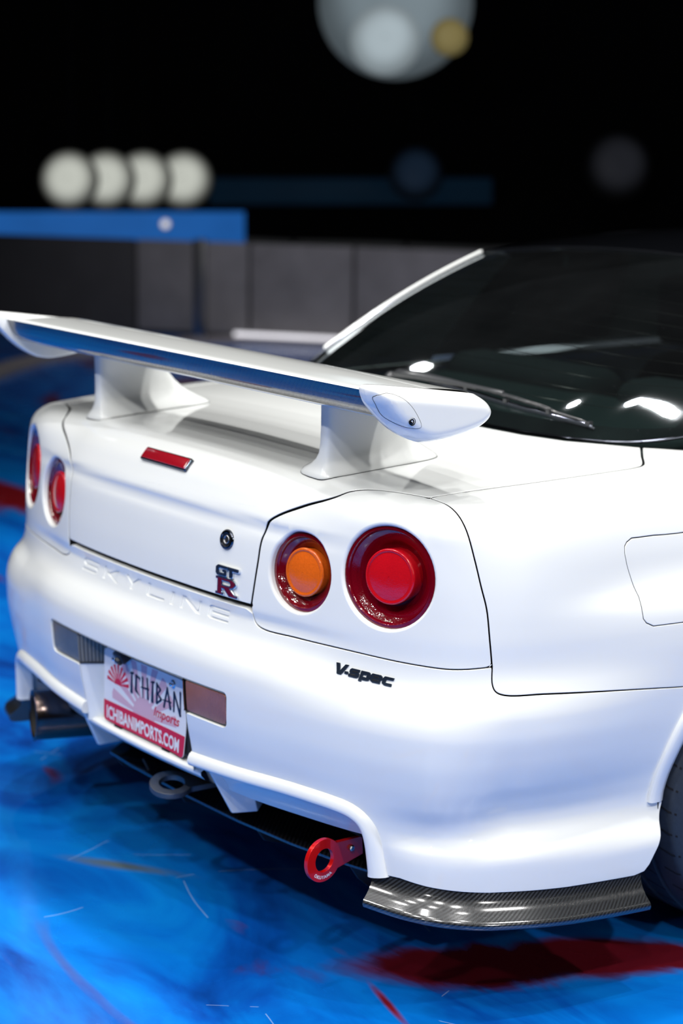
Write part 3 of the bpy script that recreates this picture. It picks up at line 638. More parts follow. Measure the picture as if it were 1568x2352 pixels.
# ---- GT R badge, chrome letters with enamel
def badge():
    root = None; x0, x1, zb, zt = .2345, .3005, .6925, .7475
    p, n = surf_at((x0+x1)/2, (zb+zt)/2); ua = unit(np.cross((0, 0, 1), n)); va = np.cross(n, ua); W = x1-x0; H = zt-zb
    Rr = [(.02, .0), (.36, .0), (.36, .07), (.30, .07), (.30, .22), (.40, .22), (.62, .0), (.98, .0), (.98, .08), (.88, .08), (.66, .27), (.80, .31), (.90, .42), (.88, .53), (.76, .60), (.02, .60), (.02, .53), (.10, .53), (.10, .07), (.02, .07)]
    Rh = [(.30, .34), (.62, .34), (.68, .40), (.66, .47), (.60, .50), (.30, .50)]
    G = [(.05, .66), (.46, .66), (.46, .86), (.29, .86), (.29, .80), (.36, .80), (.36, .74), (.17, .74), (.14, .78), (.14, .88), (.18, .92), (.49, .92), (.49, 1.0), (.09, 1.0), (.0, .93), (.0, .73)]
    Tt = [(.60, .66), (.74, .66), (.74, .90), (1.0, .90), (1.0, 1.0), (.51, 1.0), (.51, .90), (.60, .90)]
    def letter(name, poly, holes, thick, lift, m, parent, bev, gap=0):
        sc = np.array([W, H]); org = p-ua*W/2-va*H/2
        def mp(uv):
            X = org+uv[:, :1]*ua+uv[:, 1:]*va; return X, np.repeat(n[None], len(X), 0)
        hs = [np.array(h)*sc for h in holes]
        if gap: hs = [inset(h, -gap) for h in hs]
        return link(name, panel_mesh(name, np.array(poly)*sc, mp, holes=hs, spacing=.004, edge=.003, gap=gap, depth=thick, bev=bev, hole_bev=bev, hole_depth=thick, shift=lift), parent, m)
    root = letter('badge', Rr, [Rh], .0055, .0045, M['chrome'], car, .0011); tag(root, 'chrome and ruby letter badge on the lid')
    letter('badge_letter', G, [], .0055, .0045, M['chrome'], root, .0010); letter('badge_letter', Tt, [], .0055, .0045, M['chrome'], root, .0010)
    letter('enamel_inlay', Rr, [Rh], .001, .0050, M['ruby'], root, .0003, gap=.0017)
    letter('enamel_inlay', G, [], .001, .0050, M['gunmetal'], root, .0003, gap=.0013); letter('enamel_inlay', Tt, [], .001, .0050, M['gunmetal'], root, .0003, gap=.0013)
badge()
# ---- V-spec lettering on the bumper
def vspec():
    L = {'v': [(0.5502, 0.6218), (0.5579, 0.6219), (0.5613, 0.6095), (0.5704, 0.6216), (0.5773, 0.6216), (0.5652, 0.6034), (0.5563, 0.6037)], 'dot': [(0.5716, 0.6100), (0.5785, 0.6103), (0.5788, 0.6059), (0.5714, 0.6061)], 's': [(0.5851, 0.6176), (0.6022, 0.6171), (0.6017, 0.6134), (0.5991, 0.6121), (0.6019, 0.6100), (0.6012, 0.6045), (0.5977, 0.6026), (0.5803, 0.6031), (0.5804, 0.6073), (0.5828, 0.6083), (0.5811, 0.6108), (0.5815, 0.6149)], 'p': [(0.6052, 0.6170), (0.6212, 0.6166), (0.6245, 0.6146), (0.6247, 0.6056), (0.6225, 0.6024), (0.6187, 0.6015), (0.6083, 0.6018), (0.6085, 0.5988), (0.6023, 0.5992)], 'e': [(0.6286, 0.6159), (0.6457, 0.6155), (0.6492, 0.6130), (0.6488, 0.6074), (0.6462, 0.6058), (0.6461, 0.6008), (0.6302, 0.6011), (0.6257, 0.6037), (0.6253, 0.6117)], 'c': [(0.6544, 0.6151), (0.6728, 0.6144), (0.6713, 0.6101), (0.6588, 0.6103), (0.6568, 0.6079), (0.6571, 0.6046), (0.6597, 0.6041), (0.6695, 0.6040), (0.6693, 0.5995), (0.6549, 0.6002), (0.6501, 0.6026), (0.6502, 0.6106)]}
    Hl = {'p': [np.array([(0.6093, 0.6109), (0.6181, 0.6113), (0.6172, 0.6063), (0.6097, 0.6067)])]}
    root = None
    for nme, q in L.items():
        me = panel_mesh('bumper_letter', np.array(q), shell_map, holes=Hl.get(nme, []), spacing=.004, edge=.0025, gap=.0002, shift=.0024, depth=.0035, hole_depth=.003, bev=.0005)
        o = link('bumper_lettering' if root is None else 'bumper_letter', me, root or car, M['gunmetal']); root = root or o
    for q in ([(0.5871, 0.6135), (0.5988, 0.6135), (0.5984, 0.6115), (0.5871, 0.6115)], [(0.5850, 0.6078), (0.5955, 0.6076), (0.5956, 0.6058), (0.5851, 0.6059)], [(0.6325, 0.6120), (0.6428, 0.6120), (0.6424, 0.6098), (0.6324, 0.6100)], [(0.6302, 0.6061), (0.6425, 0.6060), (0.6426, 0.6039), (0.6302, 0.6042)]):
        link('letter_slot', panel_mesh('letter_slot', np.array(q), shell_map, spacing=.004, edge=.0025, gap=0, shift=.0026, depth=.0006, bev=.0002), root, M['black'])
    tag(root, 'dark grey model lettering on the bumper')
vspec()

# ---- bumper recess, number plate niche, fog and reversing lamps
YB = .034
def skin(x, z):
    p, n = surf_at(x, z); return p
def quadgrid(name, fn, nu, nv, parent, m, angle=60):
    V = [fn(u, v) for u in np.linspace(0, 1, nu+1) for v in np.linspace(0, 1, nv+1)]
    Fc = [(i*(nv+1)+j, (i+1)*(nv+1)+j, (i+1)*(nv+1)+j+1, i*(nv+1)+j+1) for i in range(nu) for j in range(nv)]
    return solid(name, V, Fc, parent, m, angle=angle)
quadgrid('plate_niche', lambda u, v: np.array([-.166+.332*u, YB, .331+.1925*v]), 4, 4, bumper, M['paint'])
def ntop(u, v):
    x = -.33+.66*u; s = skin(x, .5235); return np.array([x, s[1]+.001+(YB+.005-s[1])*v, .5225])
quadgrid('niche_roof', ntop, 24, 3, bumper, M['paint'])
for sg in (1, -1):
    def nside(u, v, z0=.331, z1=.4555):
        z = z0+(z1-z0)*v; s = skin(.1975, max(z, .35)); a = np.array([.1975, s[1]+.001, z]); b = np.array([.166, YB, z]); return (a*(1-u)+b*u)*[sg, 1, 1]
    quadgrid('niche_side', nside, 4, 6, bumper, M['paint'])
    # lamp: flush outer lens and its return into the niche
    lens = M['fog_lens'] if sg > 0 else M['smoke_lens']; nm = 'rear_fog_lamp' if sg > 0 else 'reversing_lamp'
    poly = rounded([(.1985, .457), (.3165, .456), (.3205, .5215), (.1985, .5215)], [.001, .011, .010, .001])
    bz = link(nm, panel_mesh(nm, poly, shell_map, spacing=.012, edge=.006, gap=.0, shift=-.0045, depth=.01, flip=sg < 0), car, M['bezel'])
    tag(bz, 'smoked red ribbed fog lamp right of the plate' if sg > 0 else 'smoked clear ribbed reversing lamp left of the plate')
    ip = rounded([(.2005, .4605), (.313, .4595), (.3165, .5175), (.2005, .5175)], [.001, .010, .009, .001])
    link('lamp_lens', panel_mesh('lamp_lens', ip, shell_map, spacing=.008, edge=.005, gap=0, shift=-.0025, depth=.006, bev=.002, flip=sg < 0), bz, lens)
    def lside(u, v):
        return nside(u, v, .4605, .5175)-np.array([sg*.001, .0015, 0])
    quadgrid('lamp_lens_return', lside, 10, 4, bz, lens)
    quadgrid('lamp_bezel_return', lambda u, v: nside(u, v, .4555, .5235), 6, 4, bz, M['bezel'])
    # narrow dark shelf under and over the lens return
    for zz in (.459, .5195):
        V = [nside(u, 0, zz, zz)+np.array([-sg*.0015, -.002, d]) for u in np.linspace(0, 1, 5) for d in (-.0022, .0022)]
        solid('lens_edge', V, [(i*2, i*2+2, i*2+3, i*2+1) for i in range(4)], bz, M['bezel'])
# lower centre valance: shelf, rolled lip and underside
def val(u, v):
    x = -.215+.43*u; k = .0435-.027+.15*x*x*0; y0 = .004+.16*x*x
    prof = [(YB+.004, .339), (.018, .3385), (.006, .3375), (.0, .333), (.0005, .326), (.010, .316), (.032, .303), (.062, .293), (.075, .291)]
    f = v*(len(prof)-1); i = min(int(f), len(prof)-2); f -= i; a, b = prof[i], prof[i+1]; y = a[0]+(b[0]-a[0])*f; z = a[1]+(b[1]-a[1])*f
    return np.array([x, max(y, 0)+(y0 if y < .03 else y0), z])
quadgrid('centre_valance', val, 20, 24, bumper, M['paint'], 70)
# ---- ridge: raised lip of the bumper arch, and the skirt below it
RID = [(.1965, .3585), (.22, .3595), (.30, .3635), (.393, .3672), (.46, .3690), (.52, .3688), (.572, .3665), (.603, .3615), (.625, .350), (.638, .333), (.646, .308), (.651, .28), (.655, .256), (.656, .248)]
ruv = spline(np.vstack([[2*RID[0][0]-RID[1][0], RID[0][1]], RID, [RID[-1][0]+.001, RID[-1][1]-.008]]), 6)
rx, rn = shell_map(ruv)
for sg in (1, -1):
    m = np.array([sg, 1, 1]); pts = rx; tn = unit(np.gradient(pts, axis=0)); frames = []; profs = []
    for i in range(len(pts)):
        b = unit(np.cross(rn[i], tn[i])); frames.append((rn[i]*m, -b*m if False else b*m))
        q = i/(len(pts)-1); wdt = 1+.55*max(0, (q-.62)/.38)
        profs.append(np.array([(-.022, .015), (.000, .0150), (.0055, .0125), (.0100, .0075), (.0128, .001), (.0132, -.004), (.0115, -.0085), (.007, -.0115), (.0, -.0125), (-.022, -.0135)])*[1, wdt])
    # b points up/outboard for the horizontal run
    V, Fc, UV = sweep(pts*m, profs, frames=frames, caps=True); solid('bumper_ridge', V, Fc, bumper, M['paint'], angle=60)
    def skirt(u, v):
        f = u*(len(ruv)-1)*.72; i = min(int(f), len(ruv)-2); f -= i; a = pts[i]*(1-f)+pts[i+1]*f
        top = a+np.array([0, .006, -.010]); bot = np.array([a[0]-.004, a[1]+.042+.004*u, min(.302, a[2]-.03)]); c = (top+bot)/2+np.array([0, .012, .004])
        return ((1-v)**2*top+2*v*(1-v)*c+v*v*bot)*m
    quadgrid('arch_skirt', skirt, 40, 8, bumper, M['paint'], 70)
    def endw(u, v):
        i = int(.66*(len(ruv)-1)+u*.34*(len(ruv)-1)); i = min(i, len(ruv)-1); a = pts[i]; return (np.array([a[0]-.012, a[1]+.004+.06*v, a[2]-.002]))*m
    quadgrid('arch_end_wall', endw, 10, 3, bumper, M['paint'], 70)
    # vertical fin below the ridge
    A = [(.240, .011, .347), (.247, .060, .250)]
    fin = np.array([(.233, .018, .352), (.262, .030, .352), (.300, .075, .318), (.290, .085, .30), (.246, .060, .2505), (.251, .0585, .2505), (.275, .104, .2505), (.262, .125, .2515), (.236, .14, .255), (.228, .10, .31)])
    V = [(.232, .010, .352), (.2415, .008, .352), (.249, .030, .3535), (.290, .075, .335),   # top ring: inner-rear, outer-rear, mid, outer-front
         (.2435, .0605, .2515), (.2535, .0585, .2510), (.2580, .0680, .2510), (.2760, .1030, .2520),
         (.235, .16, .352), (.236, .15, .2540)]
    Fc = [(0, 1, 5, 4), (1, 2, 6, 5), (2, 3, 7, 6), (3, 8, 9, 7), (8, 0, 4, 9), (4, 5, 6, 7, 9), (0, 8, 3, 2, 1)]
    solid('valance_fin', np.array(V)*m, Fc, bumper, M['paint'], bevel=.0025, angle=20, bevel_seg=3)
# ---- carbon spats under the bumper corners
zb = lambda t: np.interp(t, [.64, .668, .746, .85, 1.0, 1.154, 1.2], [.254, .252, .247, .236, .226, .2195, .219])
for sg in (1, -1):
    ts = np.concatenate([np.linspace(.645, .90, 34), np.linspace(.91, 1.168, 24)]); path = []; profs = []; frames = []
    for t in ts:
        bx, by, nx, ny = base(np.array([t])); z = float(zb(t)); rb = float(prof(np.array([z+.004]), np.array([t]))[0]); u = (t-.645)/.523
        path.append((float(bx[0])*sg, float(by[0]), z)); frames.append((np.array([float(nx[0])*sg, float(ny[0]), 0]), np.array([0, 0, 1.])))
        e = .0 if u < .93 else (u-.93)/.07*.012
        P = np.array([(-.03, .006), (-.006, .006), (-.003, -.002), (-.001, -.012), (.003, -.020), (.009, -.028), (.018, -.036), (.026, -.041), (.031, -.0455), (.0325, -.051), (.030, -.057), (.023, -.061), (.004, -.062), (-.05, -.060), (-.05, .0)]); P[:, 0] += rb
        profs.append(P)
    V, Fc, UV = sweep(path, profs, frames=frames); o = solid('bumper_spat', V, Fc, car, M['carbon'], UV=UV, angle=50)
    tag(o, 'glossy carbon fibre spat under bumper corner')
# ------------------------------------------------------------------ underside: diffuser, strakes, exhaust, tow hooks
def slab(name, poly, z0, z1, parent, m, bevel=.001):
    return prism(poly, z1-z0, (0, 0, z0), (1, 0, 0), (0, 1, 0), parent, m, name, bevel=bevel)
dp = [(-.30, .118), (-.20, .110), (0, .104), (.20, .108), (.36, .122), (.50, .145), (.585, .165), (.60, .60), (-.36, .60), (-.36, .20)]
V = []; UVs = []
dif = slab('diffuser', dp, .205, .211, car, M['carbon_dark']); tag(dif, 'flat dark carbon diffuser under the bumper')
me = dif.data; l = me.uv_layers.new(name='UVMap')
for lp in me.loops: l.data[lp.index].uv = me.vertices[lp.vertex_index].co.xy
for x in (-.30, -.03, .24, .50):
    V = np.array([(x-.0025, .112+.16*x*x, .206), (x-.0025, .55, .206), (x-.0025, .55, .150), (x-.0025, .20, .150), (x-.0025, .135+.16*x*x, .172)]); n = len(V); W = V+[.005, 0, 0]
    solid('diffuser_strake', np.vstack([V, W]), [tuple(range(n)), tuple(range(2*n-1, n-1, -1))]+[(i, (i+1) % n, n+(i+1) % n, n+i) for i in range(n)], dif, M['black'], bevel=.001, angle=30)
# stay rod from diffuser up to the bumper
V, Fc, UV = tube([(-.14, .12, .21), (-.135, .10, .245)], .003, 8); solid('diffuser_stay', V, Fc, dif, M['black'])
# dark underbody above the diffuser
box('underbody', (-.70, .13, .285), (.70, .60, .33), car, M['gap']); box('underbody', (-.62, .60, .20), (.62, 3.9, .30), car, M['gap'])
box('boot_floor', (-.60, .14, .33), (.60, .60, .62), car, M['gap'])
for sg in (1, -1):
    V = np.array([(.60, .20, .30), (.80, .38, .30), (.80, .56, .30), (.60, .60, .30), (.60, .20, .60), (.78, .34, .60), (.80, .56, .60), (.60, .60, .60)])*[sg, 1, 1]
    solid('bumper_cavity', V, [(0, 1, 2, 3), (4, 7, 6, 5), (0, 4, 5, 1), (1, 5, 6, 2), (2, 6, 7, 3), (3, 7, 4, 0)], car, M['gap'])
# exhaust: wide canister with rolled tip, angled out to the left rear
ec = np.array([-.447, .012, .2735]); ed = unit(np.array([.34, .94, -.012]))
V, Fc = lathe([(.0475, .003), (.0505, -.001), (.0535, -.0005), (.0545, .003), (.0548, .02), (.0545, .16), (.0545, .185), (.054, .40), (.05, .42), (.001, .42)], 64, ec, ed); ex = solid('exhaust', V, Fc, car, M['burnt'], angle=50)
tag(ex, 'wide round heat-tinted exhaust tip at left')
V, Fc = lathe([(.0478, .002), (.046, .01), (.045, .06), (.044, .14), (.001, .14)], 48, ec, ed); solid('exhaust_bore', V, Fc, ex, M['soot'], angle=50)
V, Fc = lathe([(.0565, .0), (.0558, .0015), (.0545, .002)], 64, ec, ed); solid('tip_rim', V, Fc, ex, M['burnt'])
for a in (.6, 1.6): 
    c = ec+ed*.10+np.array([.045*math.cos(a), -.02, .045*math.sin(a)])
V, Fc, UV = tube([ec+ed*.30, (-.26, .42, .27), (-.12, .56, .26), (-.05, .9, .24)], .035, 16); solid('exhaust_pipe', V, Fc, ex, M['steel'])
# tow hooks
def hook(name, c, R, rin, thick, ua, va, m, tail, label):
    a = np.linspace(0, 2*math.pi, 48, endpoint=False); ua = unit(np.array(ua, float)); va = np.array(va, float); va = unit(va-ua*(va@ua))
    # outline: ring with a tapering tail towards +ua
    ang0 = math.radians(38); th = np.linspace(ang0, 2*math.pi-ang0, 40); out = [(R*math.cos(t), R*math.sin(t)) for t in th]; out += [(tail, -R*.42), (tail, R*.42)]
    inn = np.array([(rin*math.cos(t)+R*.03, rin*math.sin(t)) for t in a])
    nn = unit(np.cross(ua, va))
    def mp(uv): X = np.array(c)+uv[:, :1]*ua+uv[:, 1:]*va; return X, np.repeat(nn[None], len(X), 0)
    me = panel_mesh(name, np.array(out), mp, holes=[inn], spacing=.012, edge=.005, gap=0, depth=thick*.5, hole_depth=thick*.5, bev=.0008, shift=thick*.5)
    me2 = panel_mesh(name, np.array(out)[::-1], lambda uv: (mp(uv)[0], -mp(uv)[1]), holes=[inn], spacing=.012, edge=.005, gap=0, depth=thick*.5, hole_depth=thick*.5, bev=.0008, shift=thick*.5)
    bm = bmesh.new(); bm.from_mesh(me); bm.from_mesh(me2); mm = bpy.data.meshes.new(name); bm.to_mesh(mm); bm.free(); mm.polygons.foreach_set('use_smooth', [True]*len(mm.polygons)); mm.set_sharp_from_angle(angle=math.radians(40))
    o = link(name, mm, car, m); tag(o, label); return o, np.array(c), ua, va, nn
hk, hc, hua, hva, hn = hook('tow_hook', (.553, .050, .2560), .0400, .0228, .009, (-.08, .99, .06), (.0, -.06, 1), M['red_metal'], .095, 'red anodised ring tow hook under right bumper')
if hn@(np.array(CAM)-hc) < 0: hn = -hn
V, Fc = lathe([(.006, 0), (.006, .004), (.0045, .006), (.001, .0062)], 6, hc+hua*.066+hva*.004+hn*.0045, hn); solid('hook_bolt', V, Fc, hk, M['steel'], angle=20)
tm = text_mesh('OKUYAMA', .0085, offset=.00025, spacing=1.12); TV, TF = mesh_arrays(tm)
def on_ring(v, mirror=1):
    s = v[:, 0]; ang = math.radians(-100)+mirror*s/.0322; rr = .0345-v[:, 1]
    return hc+(np.cos(ang)*rr)[:, None]*hua+(np.sin(ang)*rr)[:, None]*hva+hn*.0049
HSIGN = 1
solid('hook_lettering', on_ring(TV, HSIGN), TF, hk, M['white_print'])
hook('tow_eye', (.047, .052, .2500), .043, .027, .012, (.35, .93, .05), (-.87, .40, .22), M['dullsteel'], .13, 'bare steel tow eye under the plate')
# ------------------------------------------------------------------ number plate
def plate():
    W, Ht = .305, .153; pT = np.array([0, .0195, .4965]); pB = np.array([0, .0165, .3435]); up = unit(pT-pB); ua = np.array([1., 0, 0]); n = unit(np.cross(ua, up)); c = (pT+pB)/2
    def mp(uv):
        X = c+uv[:, :1]*ua+uv[:, 1:]*up; bend = np.clip((uv[:, 0]-.07)/.08, 0, 1)**2*np.clip((-.02-uv[:, 1])/.06, 0, 1)*-.006; X = X+n*(-bend)[:, None]; return X, np.repeat(n[None], len(X), 0)
    rect = rounded([(-W/2, -Ht/2), (W/2, -Ht/2), (W/2, Ht/2), (-W/2, Ht/2)], .010)
    root = link('number_plate', panel_mesh('number_plate', rect, mp, spacing=.012, edge=.006, gap=0, depth=.0015, bev=.0004), car, M['white_print']); tag(root, 'white and red promotional number plate with a rising sun')
    def pr(name, poly, m, lift, holes=()):
        return link(name, panel_mesh(name, np.array(poly), mp, holes=[np.array(h) for h in holes], spacing=.012, edge=.007, gap=0, depth=.0002, bev=.00005, hole_bev=.00005, hole_depth=.0002, shift=lift), root, m)
    band = rounded([(-W/2, -Ht/2), (W/2, -Ht/2), (W/2, -.0330), (-W/2, -.0330)], [.010, .010, 0, 0]); pr('red_band', band, M['red_print'], .0004)
    # pale sunburst behind the lettering
    def sun(cx, cy, r0, r1, nray, m, lift, frac=.5, ymin=None, a0=0, a1=math.pi, nm='sun_ray'):
        pl = [(cx+r0*math.cos(t), cy+r0*math.sin(t)) for t in np.linspace(a0, a1, 20)]+([] if ymin is None else []); pr('sun_disc', pl, m, lift)
        st = (a1-a0)/(nray)
        for i in range(nray):
            b0 = a0+st*i+st*(1-frac)/2*1.0; b1 = b0+st*frac
            q = [(cx+r0*.98*math.cos(b0), cy+r0*.98*math.sin(b0)), (cx+r1*math.cos(b0), cy+r1*math.sin(b0)), (cx+r1*math.cos((b0+b1)/2)*1.02, cy+r1*math.sin((b0+b1)/2)*1.02), (cx+r1*math.cos(b1), cy+r1*math.sin(b1)), (cx+r0*.98*math.cos(b1), cy+r0*.98*math.sin(b1))]
            q = np.array(q); q = np.clip(q, [-W/2+.002, -.033], [W/2-.002, Ht/2-.002]); pr(nm, q, m, lift)
    sun(.0, -.033, .040, .120, 9, M['pink_print'], .0003, .55)
    sun(-.098, .0095, .0135, .042, 9, M['red_print'], .0005, .56)
    # band lettering
    tm = text_mesh('ICHIBANIMPORTS.COM', .05, offset=.0016, spacing=1.02); V, Fc = mesh_arrays(tm); lo, hi = V.min(0), V.max(0); V = (V-lo)/(hi-lo+1e-9); uv = np.stack([-.141+V[:, 0]*.275, -.0710+V[:, 1]*.0280], 1); X, N = mp(uv); solid('band_lettering', X+N*.0007, Fc, root, M['white_print'])
    tm = text_mesh('Imports', .05, shear=.25, offset=.0006); V, Fc = mesh_arrays(tm); lo, hi = V.min(0), V.max(0); V = (V-lo)/(hi-lo+1e-9); uv = np.stack([.038+V[:, 0]*.093, -.0260+V[:, 1]*.0265], 1); X, N = mp(uv); solid('script_lettering', X+N*.0007, Fc, root, M['red_print'])
    # brush-stroke name: tapered strokes (x0,y0,x1,y1,w0,w1)
    ST = {'I': [(.5, .0, .55, 1, .30, .16), (.32, .95, .85, 1.0, .12, .14)], 'C': [(.30, .95, .25, .2, .22, .26), (.25, .22, .75, .02, .26, .05), (.25, .95, .85, .86, .16, .14), (.85, .86, .8, .72, .10, .04)],
          'H': [(.15, .98, .2, .0, .20, .10), (.75, 1.02, .85, .02, .16, .22), (.0, .48, .95, .52, .08, .16)], 'B': [(.2, 1., .2, .02, .18, .22), (.2, .96, .7, .78, .16, .16), (.7, .78, .35, .52, .18, .10), (.35, .52, .8, .30, .12, .20), (.8, .30, .2, .02, .18, .08)],
          'A': [(.5, 1., .12, .0, .16, .20), (.5, 1., .88, .04, .14, .24), (.0, .34, .95, .38, .06, .12)], 'N': [(.18, .92, .15, .0, .20, .16), (.18, .95, .85, -.08, .14, .22), (.82, 1.05, .85, -.05, .20, .10)]}
    xs = [('I', -.056, .020), ('C', -.036, .025), ('H', -.009, .029), ('I', .022, .020), ('B', .043, .027), ('A', .071, .031), ('N', .105, .034)]
    for ch, x0, wd in xs:
        for (ax, ay, bx, by, w0, w1) in ST[ch]:
            a = np.array([x0+ax*wd, .007+ay*.042]); b = np.array([x0+bx*wd, .007+by*.042]); d = unit(b-a); nn = np.array([-d[1], d[0]]); w0 *= .0165; w1 *= .0165
            q = [a-nn*w0-d*.001, b-nn*w1, b+d*.002, b+nn*w1, a+nn*w0, a-d*.003]; pr('brush_stroke', q, M['navy_print'], .0007)
    for x in (-.1075, .107):
        q, N = mp(np.array([[x, .0625]])); V, Fc = lathe([(.0085, .0), (.0085, .001), (.0055, .0015), (.0052, .006), (.003, .0085), (.0005, .009)], 20, q[0], n); solid('plate_bolt', V, Fc, root, M['chrome'], angle=40)
    for x in (-.10, .08):
        box('plate_bracket', (x-.014, .016, .331), (x+.014, .030, .343), root, M['black'], bevel=.002)
    box('plate_backing', (.10, .020, .345), (.158, .032, .40), root, M['black'], bevel=.002)
plate()
# reversing camera hanging over the plate
rc = np.array([-.058, .004, .5035]); o = box('reversing_camera', (-.016, -.012, -.012), (.016, .014, .012), car, M['black'], bevel=.004, rot=Matrix.Rotation(.5, 3, 'X'), org=rc); tag(o, 'small black reversing camera over the plate')
V, Fc = lathe([(.0095, -.002), (.0095, .004), (.008, .005), (.0072, .003), (.001, .0045)], 24, rc+np.array([0, -.008, -.010]), unit(np.array([0, -.75, -.65]))); solid('camera_lens', V, Fc, o, M['black'])
box('camera_bracket', (-.010, 0, .008), (.010, .022, .020), o, M['black'], bevel=.001, org=rc)
# ------------------------------------------------------------------ rear wing
SEC = [(.072, 1.1235), (.0735, 1.1185), (.0780, 1.106), (.0835, 1.0955), (.0905, 1.0860), (.1010, 1.0785), (.116, 1.0725), (.134, 1.0688), (.150, 1.0668), (.17, 1.066), (.21, 1.0675), (.25, 1.0745), (.278, 1.0845), (.291, 1.0945), (.294, 1.1005), (.290, 1.1055), (.27, 1.1105), (.22, 1.1175), (.16, 1.1225), (.11, 1.1255), (.085, 1.1265), (.0755, 1.1258)]
wing = empty('rear_wing', (0, 0, 0), car); tag(wing, 'tall white rear wing with glossy carbon underside')
xs = np.linspace(-.645, .645, 60); sec = np.array(SEC)
def blade_part(name, idx, m, xs=xs):
    P = sec[idx]; V = []; UV = []; arc = np.concatenate([[0], np.cumsum(np.linalg.norm(np.diff(P, axis=0), axis=1))])
    for x in xs:
        sag = -.010*(x/.645)**4*0; tw = 0
        for (y, z), a in zip(P, arc): V.append((x, y+.0*x, z+sag)); UV.append((x, a))
    m_ = len(P); Fc = [(i*m_+j, (i+1)*m_+j, (i+1)*m_+j+1, i*m_+j+1) for i in range(len(xs)-1) for j in range(m_-1)]
    me = bpy.data.meshes.new(name); me.from_pydata(V, [], Fc); bm = bmesh.new(); bm.from_mesh(me)
    bm.normal_update(); bm.to_mesh(me); bm.free(); me.polygons.foreach_set('use_smooth', [True]*len(me.polygons)); l = me.uv_layers.new(name='UVMap')
    for lp in me.loops: l.data[lp.index].uv = UV[lp.vertex_index]
    return link(name, me, wing, m)
def fine(P, n=5):
    P = np.array(P); return spline(np.vstack([2*P[0]-P[1], P, 2*P[-1]-P[-2]]), n)
sec = fine(SEC+[SEC[0]], 4); i_split = np.argmin(np.linalg.norm(sec-np.array([.2945, 1.0985]), axis=1)); j_te = len(sec)-1
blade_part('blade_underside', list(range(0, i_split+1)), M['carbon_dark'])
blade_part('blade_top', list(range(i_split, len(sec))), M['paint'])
# white trim strip along the lower rear edge
V, Fc, UV = tube([(x, .1345, 1.0688) for x in np.linspace(-.62, .645, 40)], .0022, 8); solid('blade_edge_trim', V, Fc, wing, M['paint'])
